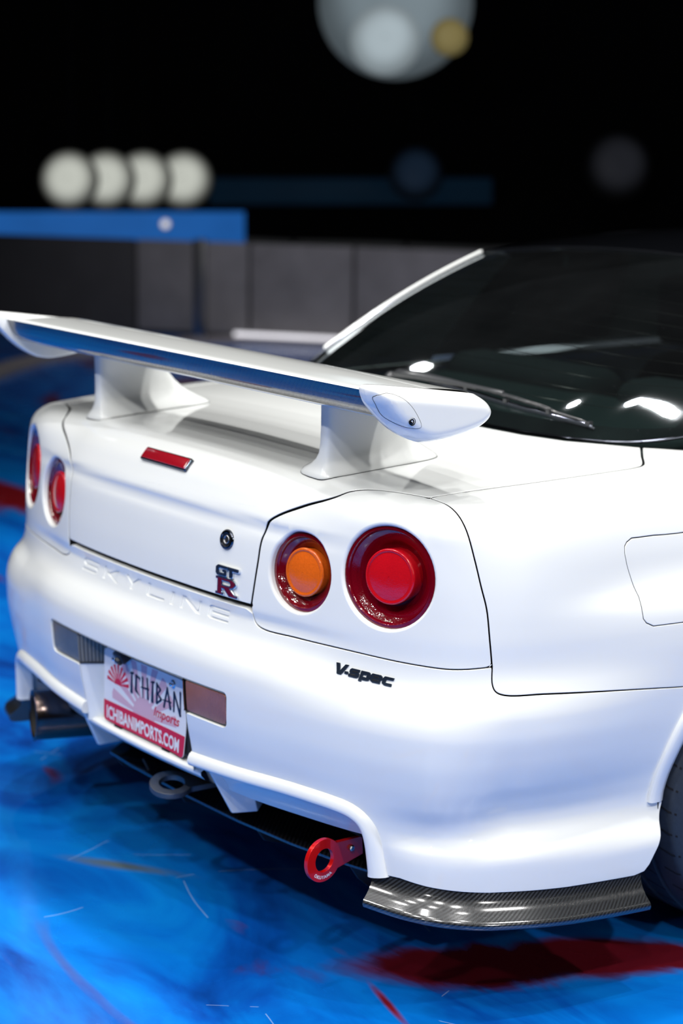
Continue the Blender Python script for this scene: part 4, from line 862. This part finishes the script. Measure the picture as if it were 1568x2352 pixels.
# end plates: pillow-shaped, outline in (y,z)
EP = [(.0455, 1.1241), (.0450, 1.1335), (.0500, 1.1380), (.0650, 1.1383), (.0833, 1.1360), (.1200, 1.1308), (.1578, 1.1253), (.2000, 1.1192), (.2370, 1.1136), (.2700, 1.1085), (.2910, 1.1040), (.3080, 1.0925), (.3165, 1.0760), (.3095, 1.0585), (.2877, 1.0445), (.2468, 1.0350), (.2112, 1.0305), (.1808, 1.0290), (.1620, 1.0310), (.1450, 1.0365), (.1162, 1.0514), (.0894, 1.0708), (.0668, 1.0927), (.0524, 1.1087)]
ep = fine(EP+[EP[0]], 4)[:-1]; ctr = np.array([.155, 1.090])
for sg in (1, -1):
    def xo_(d): q = np.clip(d/.026, 0, 1); return .6525+.0455*(1-(1-q)**2.2)**.5
    KER = [np.array((0., 0.))]*2+[.0045*np.array((math.cos(a), math.sin(a))) for a in np.linspace(0, 2*math.pi, 8, endpoint=False)]+[.0022*np.array((math.cos(a), math.sin(a))) for a in np.linspace(.4, 2*math.pi+.4, 6, endpoint=False)]
    def mpo(uv):
        h = .0006; f = lambda q: np.mean([xo_(segdist(q+o, ep)*np.where(inside(q+o, ep), 1, -1)) for o in KER], axis=0)
        x = f(uv); gy = (f(uv+[h, 0])-f(uv-[h, 0]))/(2*h); gz = (f(uv+[0, h])-f(uv-[0, h]))/(2*h)
        return np.stack([x*sg, uv[:, 0], uv[:, 1]], 1), unit(np.stack([np.full(len(uv), sg*1.), -gy, -gz], 1))
    link('wing_endplate', panel_mesh('wing_endplate', ep, mpo, spacing=.0028, edge=.0028, gap=0, depth=.001, bev=.0002), wing, M['paint'])
    n = len(ep); V = np.vstack([np.stack([np.full(n, x*sg), e[:, 0], e[:, 1]], 1) for x, e in ((.6640, inset(ep, .0030)), (.655, inset(ep, .0006)), (.644, inset(ep, .0006)), (.641, inset(ep, .0025)), (.640, inset(ep, .006)))]); Fc = [(a*n+j, a*n+(j+1) % n, (a+1)*n+(j+1) % n, (a+1)*n+j) for a in range(4) for j in range(n)]+[tuple(4*n+j for j in range(n))]
    solid('endplate_inner_face', V, Fc, wing, M['paint'], angle=70)
    # flush cover with a socket bolt on the outer face
    cv = fine([(.0490, 1.1255), (.0590, 1.1290), (.0750, 1.1270), (.0968, 1.1174), (.1163, 1.1009), (.1313, 1.0810), (.1380, 1.0680), (.1375, 1.0635), (.1310, 1.0620), (.1077, 1.0659), (.0788, 1.0819), (.0594, 1.1021), (.0490, 1.1170), (.0475, 1.1220), (.0490, 1.1255)], 4)[:-1]; cv = (cv-[.0925, 1.096])*.965+[.0945, 1.0955]
    xo = .6978
    mpc = mpo
    me = panel_mesh('endplate_cover', cv, mpc, spacing=.010, edge=.006, gap=.0006, depth=.004, bev=.0006, shift=.0006); link('endplate_cover', me, wing, M['paint'])
    seam = np.stack([np.zeros(len(cv)), cv[:, 0], cv[:, 1]], 1); X, N = mpc(inset(cv, -.0002)); 
    V, Fc, UV = tube(np.vstack([X[-2:], X, X[:2]])+[-sg*.0001, 0, 0], .0006, 6); solid('cover_seam', V, Fc, wing, M['bezel'])
    bc = np.array([.6982*sg, .118, 1.0755]); V, Fc = lathe([(.0068, .0012), (.0062, .0004), (.006, -.002), (.0052, -.0022)], 28, bc, (sg, 0, 0)); solid('bolt_socket', V, Fc, wing, M['black'])
    V, Fc = lathe([(.0052, -.002), (.0048, .0), (.003, .0004), (.0026, -.001), (.0005, -.001)], 24, bc, (sg, 0, 0)); solid('cover_bolt', V, Fc, wing, M['burnt'])
    # mounts: tapered pylon with flared foot
    def rr(cx, cy, hx, y0, y1, z, n=36, pw=4.5):
        a = np.linspace(0, 2*math.pi, n, endpoint=False); c, s = np.cos(a), np.sin(a); X = cx+hx*np.sign(c)*np.abs(c)**(2/pw); Y = (y0+y1)/2+(y1-y0)/2*np.sign(s)*np.abs(s)**(2/pw); return np.stack([X*sg, Y, z(X, Y)], 1)
    dk = lambda X, Y, h=0: deck(X, np.maximum(Y, .16))-np.clip(.16-Y, 0, 1)*.28+h
    st = []
    for (hx, y0, y1, h, cx) in ((.0515, .1385, .418, -.004, .3865), (.0525, .1370, .420, .0012, .3865), (.0515, .1375, .419, .0045, .3865), (.046, .141, .413, .009, .388), (.034, .148, .400, .017, .392), (.0255, .153, .384, .027, .3965), (.0215, .1555, .368, .038, .399), (.0195, .1565, .350, .055, .4005), (.019, .157, .325, .085, .4015)):
        st.append(rr(cx, 0, hx, y0, y1, lambda X, Y, h=h: dk(X, Y, h)))
    for z, y1 in ((1.045, .300), (1.062, .285), (1.078, .275)): st.append(rr(.402, 0, .019, .157, y1, lambda X, Y, z=z: np.full_like(X, z)))
    n = 36; V = np.concatenate(st); Fc = [(i*n+j, (i+1)*n+j, (i+1)*n+(j+1) % n, i*n+(j+1) % n) for i in range(len(st)-1) for j in range(n)]; Fc += [tuple(range(n))[::-1], tuple((len(st)-1)*n+j for j in range(n))]
    solid('wing_mount', V, Fc, wing, M['paint'], angle=60)
    gk = rr(.3865, 0, .0530, .1365, .4205, lambda X, Y: dk(X, Y, -.0005)); gk2 = gk+[0, 0, .0016]; V = np.concatenate([gk, gk2]); solid('mount_gasket', V, [(j, (j+1) % n, n+(j+1) % n, n+j) for j in range(n)]+[tuple(range(n, 2*n))], wing, M['black'])
# ------------------------------------------------------------------ cabin: glass, pillars, roof
def bez(P0, P1, P2, u): return (1-u)**2*np.asarray(P0)+2*u*(1-u)*np.asarray(P1)+u*u*np.asarray(P2)
glx = np.array([g[0] for g in GLB]); gly = np.array([g[1] for g in GLB])
def gb(s):   # rear window lower edge at s in [-1,1]
    x = .622*abs(s); y = float(np.interp(x, glx, gly)); z = float(deck(np.array(x), np.array(y)))+.004+.024*max(0, (x-.50)/.122)**2; return np.array([x*np.sign(s) if s else 0, y, z])
def gt(s): a = abs(s); return np.array([.585*s, 1.43+.0*a, 1.262-.038*a**2])
def gmid(s): a = abs(s); b = gb(s); return np.array([.628*s, b[1]+.29-.01*a**2, 1.158-.031*a**2])
def gp(s, u): return bez(gb(s), gmid(s), gt(s), u)
def grid_fn(fn, nu, nv, name, parent, m, angle=75, flipn=False):
    return quadgrid(name, fn, nu, nv, parent, m, angle)
rw = grid_fn(lambda u, v: gp(-1+2*u, v), 40, 24, 'rear_window', car, M['glass']); tag(rw, 'dark tinted curved rear window')
# black ceramic border of the window: thin strips just inside the glass, and a bright outer moulding
def edge_path(n=40): return [gp(1, u) for u in np.linspace(1, 0, n)]
bot = [gp(s, 0) for s in np.linspace(1, -1, 80)]; left = [gp(-1, u) for u in np.linspace(0, 1, 40)]; right = [gp(1, u) for u in np.linspace(1, 0, 40)]; top = [gp(s, 1) for s in np.linspace(-1, 1, 50)]
loop = np.array(right[:-1]+bot[:-1]+left); 
V, Fc, UV = tube(loop+[0, 0, .001], .0025, 8); solid('window_moulding', V, Fc, rw, M['darkchrome'])
V, Fc, UV = tube(np.array(top)+[0, 0, .002], .004, 8); solid('window_moulding', V, Fc, rw, M['blackpaint'])
def bord(u, v):
    s = -1+2*u; return gp(s*.995, .075*v)-np.array([0, 0, .004])
grid_fn(bord, 40, 3, 'window_border', rw, M['black'])
for sgn in (-1, 1):
    grid_fn(lambda u, v: gp(sgn*(1-.055*v), u)-np.array([0, 0, .004]), 24, 2, 'window_border', rw, M['black'])
# fine heating wires
for j in range(12):
    u = .16+j*.062; V, Fc, UV = tube([gp(s, u)-np.array([0, .001, .003]) for s in np.linspace(-.93, .93, 24)], .0005, 4); solid('heater_wire', V, Fc, rw, M['burnt'])
# roof (black), side rails, pillars, side glass, windscreen
def rp(s, v):   # roof, v 0 rear .. 1 front
    a = abs(s); y = gt(s)[1]+(2.28-.05*a*a-gt(s)[1])*v; z = (1.262+.040*math.sin(min(v*1.5, 1)*math.pi/2)-.012*max(0, v-.6)**1.0)-(.033+.02*v)*a**2.2; x = (.585+.0*v)*s; return np.array([x, y, z])
roof = grid_fn(lambda u, v: rp(-1+2*u, v), 24, 24, 'roof', car, M['blackpaint']); tag(roof, 'glossy black roof skin')
cowl = lambda s: np.array([.70*s, 2.98-.22*abs(s)**2.2, .965-.03*s*s])
grid_fn(lambda u, v: bez(rp(-1+2*u, 1), (rp(-1+2*u, 1)+cowl(-1+2*u))/2+np.array([0, .02, .045]), cowl(-1+2*u), v), 24, 12, 'windscreen', car, M['windscreen'])
bl = np.array([tuple(b) for b in belt])
for sg in (1, -1):
    m = np.array([sg, 1, 1])
    # outer pillar surface from window edge to belt line; rear quarter pillar
    E0 = np.array([gp(1, u) for u in np.linspace(0, 1, 21)])
    Bl = resample(bl, .02, False); f = np.linspace(0, 1, 21); s_ = np.concatenate([[0], np.cumsum(np.linalg.norm(np.diff(Bl, axis=0), axis=1))]); s_ /= s_[-1]
    B0 = np.stack([np.interp(np.minimum(f*1.25, 1), s_, Bl[:, i]) for i in range(3)], 1)
    railend = np.array([.625, 1.56, 1.205])
    for i, ff in enumerate(f):
        if ff > .8: w_ = (ff-.8)/.2; B0[i] = bez(Bl[-1], (.68, 1.46, 1.08), railend, w_)
    def pil(u, v):
        k_ = u*20; i = min(int(k_), 19); k_ -= i; a = E0[i]*(1-k_)+E0[i+1]*k_; b = B0[i]*(1-k_)+B0[i+1]*k_; c = (a+b)/2+np.array([.030, .0, .080])*min(1, u*3)*min(1, (1-u)*5); return bez(a, c, b, v)*m
    grid_fn(pil, 40, 10, 'rear_pillar', car, M['paint'])
    V, Fc, UV = tube((np.array([gp(1, u) for u in np.linspace(.10, .985, 40)])+[.0065, .002, .0035])*m, .0048, 10); solid('pillar_flange', V, Fc, car, M['paint'])
    # roof rail beyond the pillar
    def rail(u, v):
        a = rp(1, u); b = np.array([.625, 1.56+(2.30-1.56)*u, 1.205-.005*u]); return bez(a, (a+b)/2+np.array([.02, 0, .008]), b, v)*m
    grid_fn(rail, 24, 6, 'roof_rail', car, M['blackpaint'])
    # side glass from belt to rail
    def belt_s(u): y = QF+(2.78-QF)*u; return np.array([.712+.012*math.sin(u*math.pi), y, .9315+.012*(1-u)])
    def rail_s(u): return np.array([.625, 1.56+(2.30-1.56)*u, 1.205-.005*u])
    def sg_(u, v): a, b = belt_s(u), rail_s(u); return bez(a, (a+b)/2+np.array([.025, 0, .01]), b, v)*m
    grid_fn(sg_, 24, 8, 'side_window', car, M['glass_side'])
    # front pillar
    V, Fc, UV = tube([np.array(p)*m for p in [(.615, 2.28, 1.205), (.67, 2.52, 1.08), (.715, 2.78, .945)]], .022, 10); solid('front_pillar', V, Fc, car, M['paint'])
    # doors, wings and bonnet sides from the same body surface
    Td = lambda y: float(np.interp(y, BY[200:1200], BT[200:1200])); bv = lambda y, x: shell_inv(deck_pts([(x, y)]))[0, 1]
    vt = vtop[1]
    d_poly = np.array([(Td(QF), .20), (Td(2.0), .19), (Td(2.62), .19), (Td(2.66), .5), (Td(2.70), .8), (Td(2.74), vt)]+[(Td(y), vt) for y in np.linspace(2.6, QF, 8)]+[(Td(QF), .8), (Td(QF), .5)])
    link('door', panel_mesh('door', d_poly, shell_map, spacing=.03, edge=.02, gap=.002, flip=sg < 0), car, M['paint'])
    FAX = AX+2.665; arch = [(float(np.interp(FAX+.36*math.cos(a), BY[200:1300], BT[200:1300])), AZ+.36*math.sin(a)) for a in np.linspace(math.radians(200), math.radians(-20), 26)]
    f_poly = np.array([(Td(2.62), .19)]+arch+[(Td(4.05), .17), (Td(4.25), .17), (BT[-1]-.02, .16), (BT[-1]-.02, .62)]+[(t, .70) for t in np.linspace(BT[-1]-.3, Td(3.95), 6)]+[(Td(y), vt-.02*(y-2.74)) for y in np.linspace(3.9, 2.74, 8)]+[(Td(2.70), .8), (Td(2.66), .5)])
    link('front_wing', panel_mesh('front_wing', f_poly, shell_map, spacing=.04, edge=.03, gap=.002, flip=sg < 0), car, M['paint'])
def bonnet(u, v):
    s = -1+2*u; y = 2.80+(4.40-2.80)*v; xm = float(np.interp(y, BY[600:1300], BX[600:1300]))-.19; x = xm*s; z = float(deck(np.array(x), np.array(y))) - max(0, y-4.2)*.3; return np.array([x, y, z])
grid_fn(bonnet, 20, 24, 'bonnet', car, M['paint'])
# ---- wheel-arch lip
for sg in (1, -1):
    path = []; fr = []
    for a in np.linspace(math.radians(177.5), math.radians(4), 60):
        y, z = AX+.365*math.cos(a), AZ+.365*math.sin(a); t = np.array([np.interp(y, BY[200:600], BT[200:600])]); bx, by, nx, ny = base(t); r = prof(np.array([z]), t)
        path.append(((bx+nx*r)[0]*sg, (by+ny*r)[0], z)); fr.append((np.array([nx[0]*sg, ny[0], 0]), np.array([0, math.cos(a), math.sin(a)])))
    P = np.array([(-.03, -.020), (.001, -.0205), (.0055, -.018), (.0085, -.008), (.0088, .004), (.0070, .0125), (.003, .0155), (-.004, .016)])
    V, Fc, UV = sweep(path, P, frames=fr); o = solid('arch_lip', V, Fc, car, M['paint'], angle=50, bevel=0)
    # inner wheel house
    V = []; 
    for a in np.linspace(0, math.pi, 25): V += [(.86*sg, AX+.352*math.cos(a), AZ+.352*math.sin(a)), (.52*sg, AX+.352*math.cos(a), AZ+.352*math.sin(a))]
    solid('wheel_house', V, [(2*i, 2*i+2, 2*i+3, 2*i+1) for i in range(24)], car, M['gap'])
    V = []; FAX = AX+2.665
    for a in np.linspace(0, math.pi, 25): V += [(.86*sg, FAX+.358*math.cos(a), AZ+.358*math.sin(a)), (.52*sg, FAX+.358*math.cos(a), AZ+.358*math.sin(a))]
    solid('wheel_house', V, [(2*i, 2*i+2, 2*i+3, 2*i+1) for i in range(24)], car, M['gap'])
# ---- rear wiper: arm and blade lying on the window
def on_glass(x, y, h=.01):
    s = x/.61; us = np.linspace(0, 1, 200); P = np.array([gp(s, u) for u in us]); z = np.interp(y, P[:, 1], P[:, 2]); return np.array([x, y, z+h])
def bar(pts, w, h, name, parent, m):
    P = np.array(pts, float); pr = [np.array([(-w_, -h_), (w_, -h_), (w_*.8, h_), (-w_*.8, h_)]) for w_, h_ in zip(w, h)]
    V, Fc, UV = sweep(P, pr, up=(0, -.4, .92)); return solid(name, V, Fc, parent, m, bevel=.0012, angle=25)
wpts = [(-.092, .716, .012), (-.070, .719, .020), (.0, .721, .020), (.09, .724, .018), (.137, .726, .018), (.20, .730, .018), (.255, .734, .020)]
wa = bar([on_glass(*p) for p in wpts], [.009, .012, .0115, .009, .007, .006, .0055], [.005, .0065, .0055, .0045, .0035, .003, .003], 'rear_wiper', car, M['wiper']); tag(wa, 'black wiper arm and blade across rear window')
V, Fc = lathe([(.014, -.012), (.014, .008), (.010, .013), (.004, .015), (.0005, .0152)], 28, on_glass(-.088, .716, .008), unit(np.array([0, -.45, .9]))); solid('wiper_pivot', V, Fc, wa, M['wiper'])
yb = lambda x: float(np.interp(x, [.0, .09, .15, .215, .265, .314, .356, .398, .436, .473, .50], [.729, .729, .7288, .7295, .7312, .735, .742, .752, .765, .781, .793]))
hb = lambda x: .013+.006*(1-((x-.265)/.12)**2)
sp = [on_glass(x, yb(x), hb(x)) for x in np.linspace(.15, .38, 12)]
for dy in (-.0042, .0042): bar([p+np.array([0, dy, 0]) for p in sp], [.0017]*12, [.0034]*12, 'blade_bridge', wa, M['wiper'])
for x in np.linspace(.15, .38, 9): box('bridge_rung', (-.005, -.0055, -.002), (.005, .0055, .002), wa, M['wiper'], org=on_glass(x, yb(x), hb(x)))
bar([on_glass(x, yb(x), .0135-.006*(x-.38)/.085) for x in np.linspace(.38, .465, 6)], [.004, .0035, .003, .0025, .002, .002], [.0026]*6, 'blade_yoke', wa, M['wiper'])
bar([on_glass(x, yb(x), .0135-.006*(.15-x)/.10) for x in np.linspace(.06, .15, 6)], [.002, .002, .0025, .003, .0035, .004], [.0026]*6, 'blade_yoke', wa, M['wiper'])
bar([on_glass(x, yb(x)-.003, .0085) for x in np.linspace(.03, .472, 24)], [.0040]*24, [.0018]*24, 'blade_spine', wa, M['darkchrome'])
bar([on_glass(x, yb(x)-.003, .0040) for x in np.linspace(.03, .476, 24)], [.0022]*24, [.0038]*24, 'wiper_rubber', wa, M['rubber'])
for x in (.07, .15, .27, .38, .465): box('blade_clip', (-.005, -.0055, -.004), (.005, .0055, .004), wa, M['wiper'], org=on_glass(x, yb(x)-.002, .0105))
# ---- interior seen through the glass
def soft(name, lo, hi, m, parent=None, rot=None, bev=.03):
    return box(name, lo, hi, parent or car, m, bevel=bev, seg=4)
sh = soft('parcel_shelf', (-.56, .82, .90), (.56, 1.30, .935), M['trim'], bev=.01)
for sg in (1, -1):
    soft('rear_seat_back', (sg*.30-.26, 1.26, .55), (sg*.30+.26, 1.42, .985), M['seat'], bev=.05)
    st = empty('front_seat', (sg*.36, 2.05, .08), car); tag(st, 'dark front bucket seat seen through rear window')
    V = []; prf = [(-.26, .0), (-.27, .25), (-.25, .45), (-.20, .60), (-.13, .68), (.13, .68), (.20, .60), (.25, .45), (.27, .25), (.26, .0)]
    o = prism(prf, .13, (0, .12, .20), (1, 0, 0), (0, -.15, .985), st, M['seat'], 'seat_back', bevel=.045, angle=30, seg=3)
    o = prism(rounded([(-.13, 0), (.13, 0), (.115, .19), (-.115, .19)], .04), .09, (0, .01, .89), (1, 0, 0), (0, -.1, .99), st, M['seat'], 'headrest', bevel=.03, seg=3)
    box('seat_base', (-.26, .0, .0), (.26, .50, .22), st, M['seat'], bevel=.05)
soft('dashboard', (-.68, 2.62, .60), (.68, 2.95, .93), M['trim'], bev=.05)
box('rear_view_mirror', (.0, 2.36, 1.165), (.22, 2.39, 1.225), car, M['black'], bevel=.012)
V, Fc, UV = tube([(.365+.18*math.cos(a), 2.50-.06*math.sin(a), .83+.17*math.sin(a)) for a in np.linspace(0, 2*math.pi, 33)], .014, 10); solid('steering_wheel', V, Fc, car, M['black'])
soft('cabin_floor', (-.70, .86, .22), (.70, 2.9, .34), M['trim'], bev=.02)
# ------------------------------------------------------------------ wheels
def wheel(yc, sg):
    root = empty('wheel', (.752*sg, yc, AZ), car); R, W = .327, .255
    # tyre carcass with rounded shoulders and three circumferential grooves
    pr = [(.235, -.118), (.255, -.128), (.285, -.1295), (.306, -.124), (.317, -.114), (.3215, -.104)]
    for g in (-.055, 0, .055):
        pr += [(R-.0012*abs(g)/.05-.0005, g-.0075), (R-.0075, g-.0055), (R-.0075, g+.0055), (R-.0012*abs(g)/.05-.0005, g+.0075)]
    pr += [(.3215, .104), (.317, .114), (.306, .124), (.285, .1295), (.255, .128), (.235, .118)]
    V, Fc = lathe(pr, 96, (0, 0, 0), (1, 0, 0)); tyre = solid('tyre', V, Fc, root, M['rubber'], angle=28)
    # lateral tread grooves as dark sipes sunk along the shoulder and crown
    gV, gF = [], []
    for j in range(44):
        a = 2*math.pi*j/44
        for (x0, x1, off) in ((.064, .119, 0), (.009, .047, .06), (-.047, -.009, .03), (-.119, -.064, .09)):
            P = []
            for q in np.linspace(0, 1, 5):
                x = x0+(x1-x0)*q; rr = np.interp(abs(x), [0, .104, .114, .120], [R, .3222, .3172, .312])+.0003; aa = a+off+abs(q)*.055
                P.append((x, rr*math.cos(aa), rr*math.sin(aa)))
            P = np.array(P); dirv = np.stack([np.zeros(5), -np.sin(a+off)*np.ones(5), np.cos(a+off)*np.ones(5)], 1)*.0021; V = np.concatenate([P-dirv, P+dirv])
            gF += [(len(gV)+i, len(gV)+i+1, len(gV)+6+i, len(gV)+5+i) for i in range(4)]; gV += list(V)
    tag(solid('tread_grooves', gV, gF, root, M['gap']), kind='stuff')
    V, Fc = lathe([(.234, -.10), (.240, .112), (.232, .120), (.222, .112), (.214, .06), (.213, -.10)], 64, (0, 0, 0), (sg, 0, 0)); solid('rim', V, Fc, root, M['steel'], angle=30)
    for j in range(6):
        a = 2*math.pi*j/6; d = np.array([0, math.cos(a), math.sin(a)]); e = np.array([0, -math.sin(a), math.cos(a)]); V = []
        for r_, wd, x in ((.03, .030, .07), (.12, .024, .085), (.222, .034, .095)):
            for s2 in (-1, 1): V += [d*r_+e*wd*s2+np.array([x*sg, 0, 0]), d*r_+e*wd*s2+np.array([(x-.03)*sg, 0, 0])]
        solid('spoke', V, [(0, 2, 6, 4), (1, 5, 7, 3), (4, 6, 10, 8), (5, 9, 11, 7), (0, 4, 5, 1), (4, 8, 9, 5), (2, 3, 7, 6), (6, 7, 11, 10), (0, 1, 3, 2), (8, 10, 11, 9)], root, M['steel'], bevel=.004, angle=30)
    V, Fc = lathe([(.05, .03), (.05, .075), (.03, .085), (.0005, .086)], 32, (0, 0, 0), (sg, 0, 0)); solid('hub', V, Fc, root, M['steel'])
    return root
proto = wheel(AX, 1)
def copy_tree(o, parent):
    c = o.copy(); COL.objects.link(c); c.parent = parent
    for ch in [x for x in bpy.data.objects if x.parent == o and x != c]: copy_tree(ch, c)
    return c
for (x, y, fl) in ((-.752, AX, True), (.752, AX+2.665, False), (-.752, AX+2.665, True)):
    c = copy_tree(proto, car); c.location = (x, y, AZ)
    if fl: c.rotation_euler = (0, 0, math.pi)
# ------------------------------------------------------------------ hall behind the car
def emis(name, color, s):
    m = mat(name, (0, 0, 0), .5, emit=color, estr=s); k = NT(m); tc = k.n('ShaderNodeTexCoord'); n = k.n('ShaderNodeTexNoise', i_Scale=1.5); k.l(tc.outputs['Object'], n.inputs['Vector'])
    k.l(k.math('MULTIPLY', k.math('MULTIPLY_ADD', n.outputs['Fac'], .5, .75), s), k.b.inputs['Emission Strength']); return m
_R = np.array([tuple(_r2), tuple(_u2), tuple(_f)]); _C = np.array(CAM)
def at(px, py, dist):
    "world point seen at a pixel, at a given distance"
    d = np.array([(px-784)/FPX, -(py-1176)/FPX, 1.])@_R; return _C+unit(d)*dist
def ground(px, py):
    d = np.array([(px-784)/FPX, -(py-1176)/FPX, 1.])@_R; return _C+d*(-_C[2]/d[2])
# low grey barrier: panels on posts along the far stage edge
A = ground(305, 768); B = ground(1568, 832); dirb = unit((B-A)*[1, 1, 0]); nrm = np.array([dirb[1], -dirb[0], 0]);
if nrm@(_C-A) < 0: nrm = -nrm
Lb = np.linalg.norm((B-A)[:2]); Hb = .64
M['wall'] = mat('grey_barrier_board', (.22, .215, .23), .75, noise=.5, nscale=5, bump=.1, bscale=30)
M['wall_dark'] = mat('dark_barrier_board', (.05, .05, .056), .8, noise=.4, nscale=4)
def slab_along(name, s0, s1, z0, z1, d0, d1, parent, m, bevel=.004):
    V = [A*[1, 1, 0]+dirb*s+nrm*d+np.array([0, 0, z]) for s in (s0, s1) for d in (d0, d1) for z in (z0, z1)]
    return solid(name, V, [(0, 1, 3, 2), (4, 6, 7, 5), (0, 4, 5, 1), (2, 3, 7, 6), (0, 2, 6, 4), (1, 5, 7, 3)], parent, m, bevel=bevel, angle=30)
wall = slab_along('wall_back', -6, Lb+3, 0, Hb-.02, -.25, -.12, None, M['wall_dark']); tag(wall, 'low dark barrier wall behind the stage', kind='structure')
edges = [0, .82, 1.55, 2.45, 3.05, 4.0, 5.0, 6.0, 7.0]
for a_, b_ in zip(edges[:-1], edges[1:]):
    if a_ > Lb+2: break
    slab_along('barrier_panel', a_+.012, b_-.012, .03, Hb, -.12, -.06, wall, M['wall'])
slab_along('barrier_post', .44, .52, 0, Hb+.02, -.06, .0, wall, M['steel'])
slab_along('barrier_panel', -5, -.02, .02, Hb, -.12, -.09, wall, M['wall_dark'])
strip = slab_along('led_strip_light', .75, Lb+2.5, .012, .055, .02, .05, None, emis('cool_white_led', (.95, .93, 1), 1.3)); tag(strip, 'cool white strip light along foot of the grey barrier', 'strip light')
edge_pts = np.array([ground(x, y) for x, y in ((-120, 905), (0, 857), (60, 838), (130, 822), (210, 812), (330, 800), (450, 786), (560, 783), (700, 789), (900, 800), (1200, 816), (1568, 840))])
V, Fc, UV = sweep(edge_pts, np.array([(-.09, 0), (.09, 0), (.09, .03), (-.09, .03)]), up=(0, 0, 1)); rail_ = solid('trim_1', V, Fc, None, mat('pale_edging', (.30, .28, .29), .6, noise=.3)); tag(rail_, 'pale edging round the far rim of the stage floor', kind='structure')
# dark drapes further back close the hall
dw = bpy.data.meshes.new('wall_far'); 
M['drape'] = mat('black_drape', (.006, .006, .008), .95, noise=.4, nscale=2)
Vd = []; nD = 60
for i in range(nD+1):
    s = -16+34*i/nD; o = A*[1, 1, 0]+dirb*s-nrm*(9+.12*math.sin(i*1.7)); Vd += [o, o+np.array([0, 0, 9])]
drape = solid('wall_far', Vd, [(2*i, 2*i+2, 2*i+3, 2*i+1) for i in range(nD)], None, M['drape'], angle=80); tag(drape, 'black drapes closing off the dark hall', kind='structure')
# blue led banner beam
def banner(px0, px1, py0, py1, dist, depth, name, m, label, cat):
    P = [at(px0, py1, dist), at(px1, py1, dist), at(px1, py0, dist), at(px0, py0, dist)]; f = np.array(tuple(_f))*[1, 1, 0]; f = unit(f)*depth
    V = P+[p+f for p in P]; o = solid(name, V, [(0, 1, 2, 3), (7, 6, 5, 4), (0, 4, 5, 1), (1, 5, 6, 2), (2, 6, 7, 3), (3, 7, 4, 0)], None, m, bevel=.01, angle=30); tag(o, label, cat)
    for q in (.3, .7):
        b_ = P[0]*(1-q)+P[1]*q+f*.5; V2, F2_, _ = tube([np.array([b_[0], b_[1], 0]), b_], .02, 8); solid('panel_leg', V2, F2_, o, M['drape'])
    return o
banner(-160, 560, 488, 574, 17.5, .12, 'led_banner', emis('blue_led_panel', (.012, .10, .36), 1.0), 'long blue glowing panel above the dark barrier', 'light panel')
banner(480, 1130, 410, 470, 20.5, .12, 'led_banner', emis('dim_blue_led_panel', (.0012, .006, .013), 1.0), 'very dim blue panel in the dark background', 'light panel')
# round lamps
def lampball(px, py, rpx, dist, color, s, name, label, cat='lamp', group=None, low=0.0, rod=True):
    c = at(px, py, dist); r = rpx/FPX*dist; f = -unit(np.array(tuple(_f)))
    root = empty(name, c-np.array([0, 0, r])); tag(root, label, cat, group); c0 = np.array([0, 0, r])
    pr = [(r*math.sin(a), r*.45*math.cos(a)) for a in np.linspace(math.pi/2, .02, 12)]
    gm = emis(name+'_glow', color, s); k = NT(gm); tc = k.n('ShaderNodeTexCoord'); ln = k.n('ShaderNodeVectorMath', operation='DISTANCE'); k.l(tc.outputs['Object'], ln.inputs[0]); ln.inputs[1].default_value = tuple(c0)
    mr = k.n('ShaderNodeMapRange'); mr.interpolation_type = 'SMOOTHSTEP'; k.l(ln.outputs['Value'], mr.inputs[0]); mr.inputs[1].default_value = r*1.02; mr.inputs[2].default_value = r*.55
    mr.inputs[3].default_value = low
    k.l(k.math('MULTIPLY', mr.outputs[0], k.b.inputs['Emission Strength'].links[0].from_socket), k.b.inputs['Emission Strength'])
    V, Fc = lathe(pr, 40, c0, f); solid('lamp_glass', V, Fc, root, gm, angle=80)
    V, Fc = lathe([(r*1.0, 0), (r*1.005, -.02), (r*.9, -r*.5), (r*.3, -r*.8), (.001, -r*.8)], 40, c0, f); solid('lamp_housing', V, Fc, root, M['black'])
    # hanging rod up into the dark rigging
    if rod: V, Fc, UV = tube([c0-f*r*.6, c0-f*r*.6+np.array([0, 0, r*1.2]), c0-f*r*.6+np.array([0, 0, 3.5])], .018, 8)
    else: V, Fc, UV = tube([c0-f*r*.5, c0-f*max(r*.95, .1)], .03, 8)
    solid('hanging_rod' if rod else 'lamp_arm', V, Fc, root, M['drape'])
    return root
lampball(908, 5, 172, 16, (.20, .25, .28), 1.0, 'globe_floodlight', 'large dim round lamp at the top of the dark hall', low=.35)
lampball(885, 92, 80, 15.15, (.42, .50, .54), 1.0, 'round_spotlight', 'bright white core lamp in front of the large round lamp', low=.45, rod=False)
lampball(1032, 85, 42, 15.15, (.22, .18, .07), 1.0, 'amber_spotlight', 'small amber lamp beside the large round lamp', low=.6, rod=False)
for i, px in enumerate((160, 245, 330, 422)):
    lampball(px, 413, 66, 18+.7*i, (.58, .60, .54), 1.0, 'blinder_lamp', ['leftmost', 'second from left', 'third from left', 'rightmost'][i]+' of four warm white lamps in a row', group='row of four warm white lamps')
lampball(955, 398, 62, 19, (.006, .013, .026), 1.0, 'faint_lamp', 'faint bluish lamp in the dark above the car')
lampball(1418, 380, 74, 19, (.013, .014, .018), 1.0, 'faint_lamp', 'faint grey lamp at the right of the dark hall')
lampball(380, 515, 12, 17, (.9, .9, 1.0), 1.2, 'small_lamp', 'tiny white lamp on the blue glowing panel', rod=False)
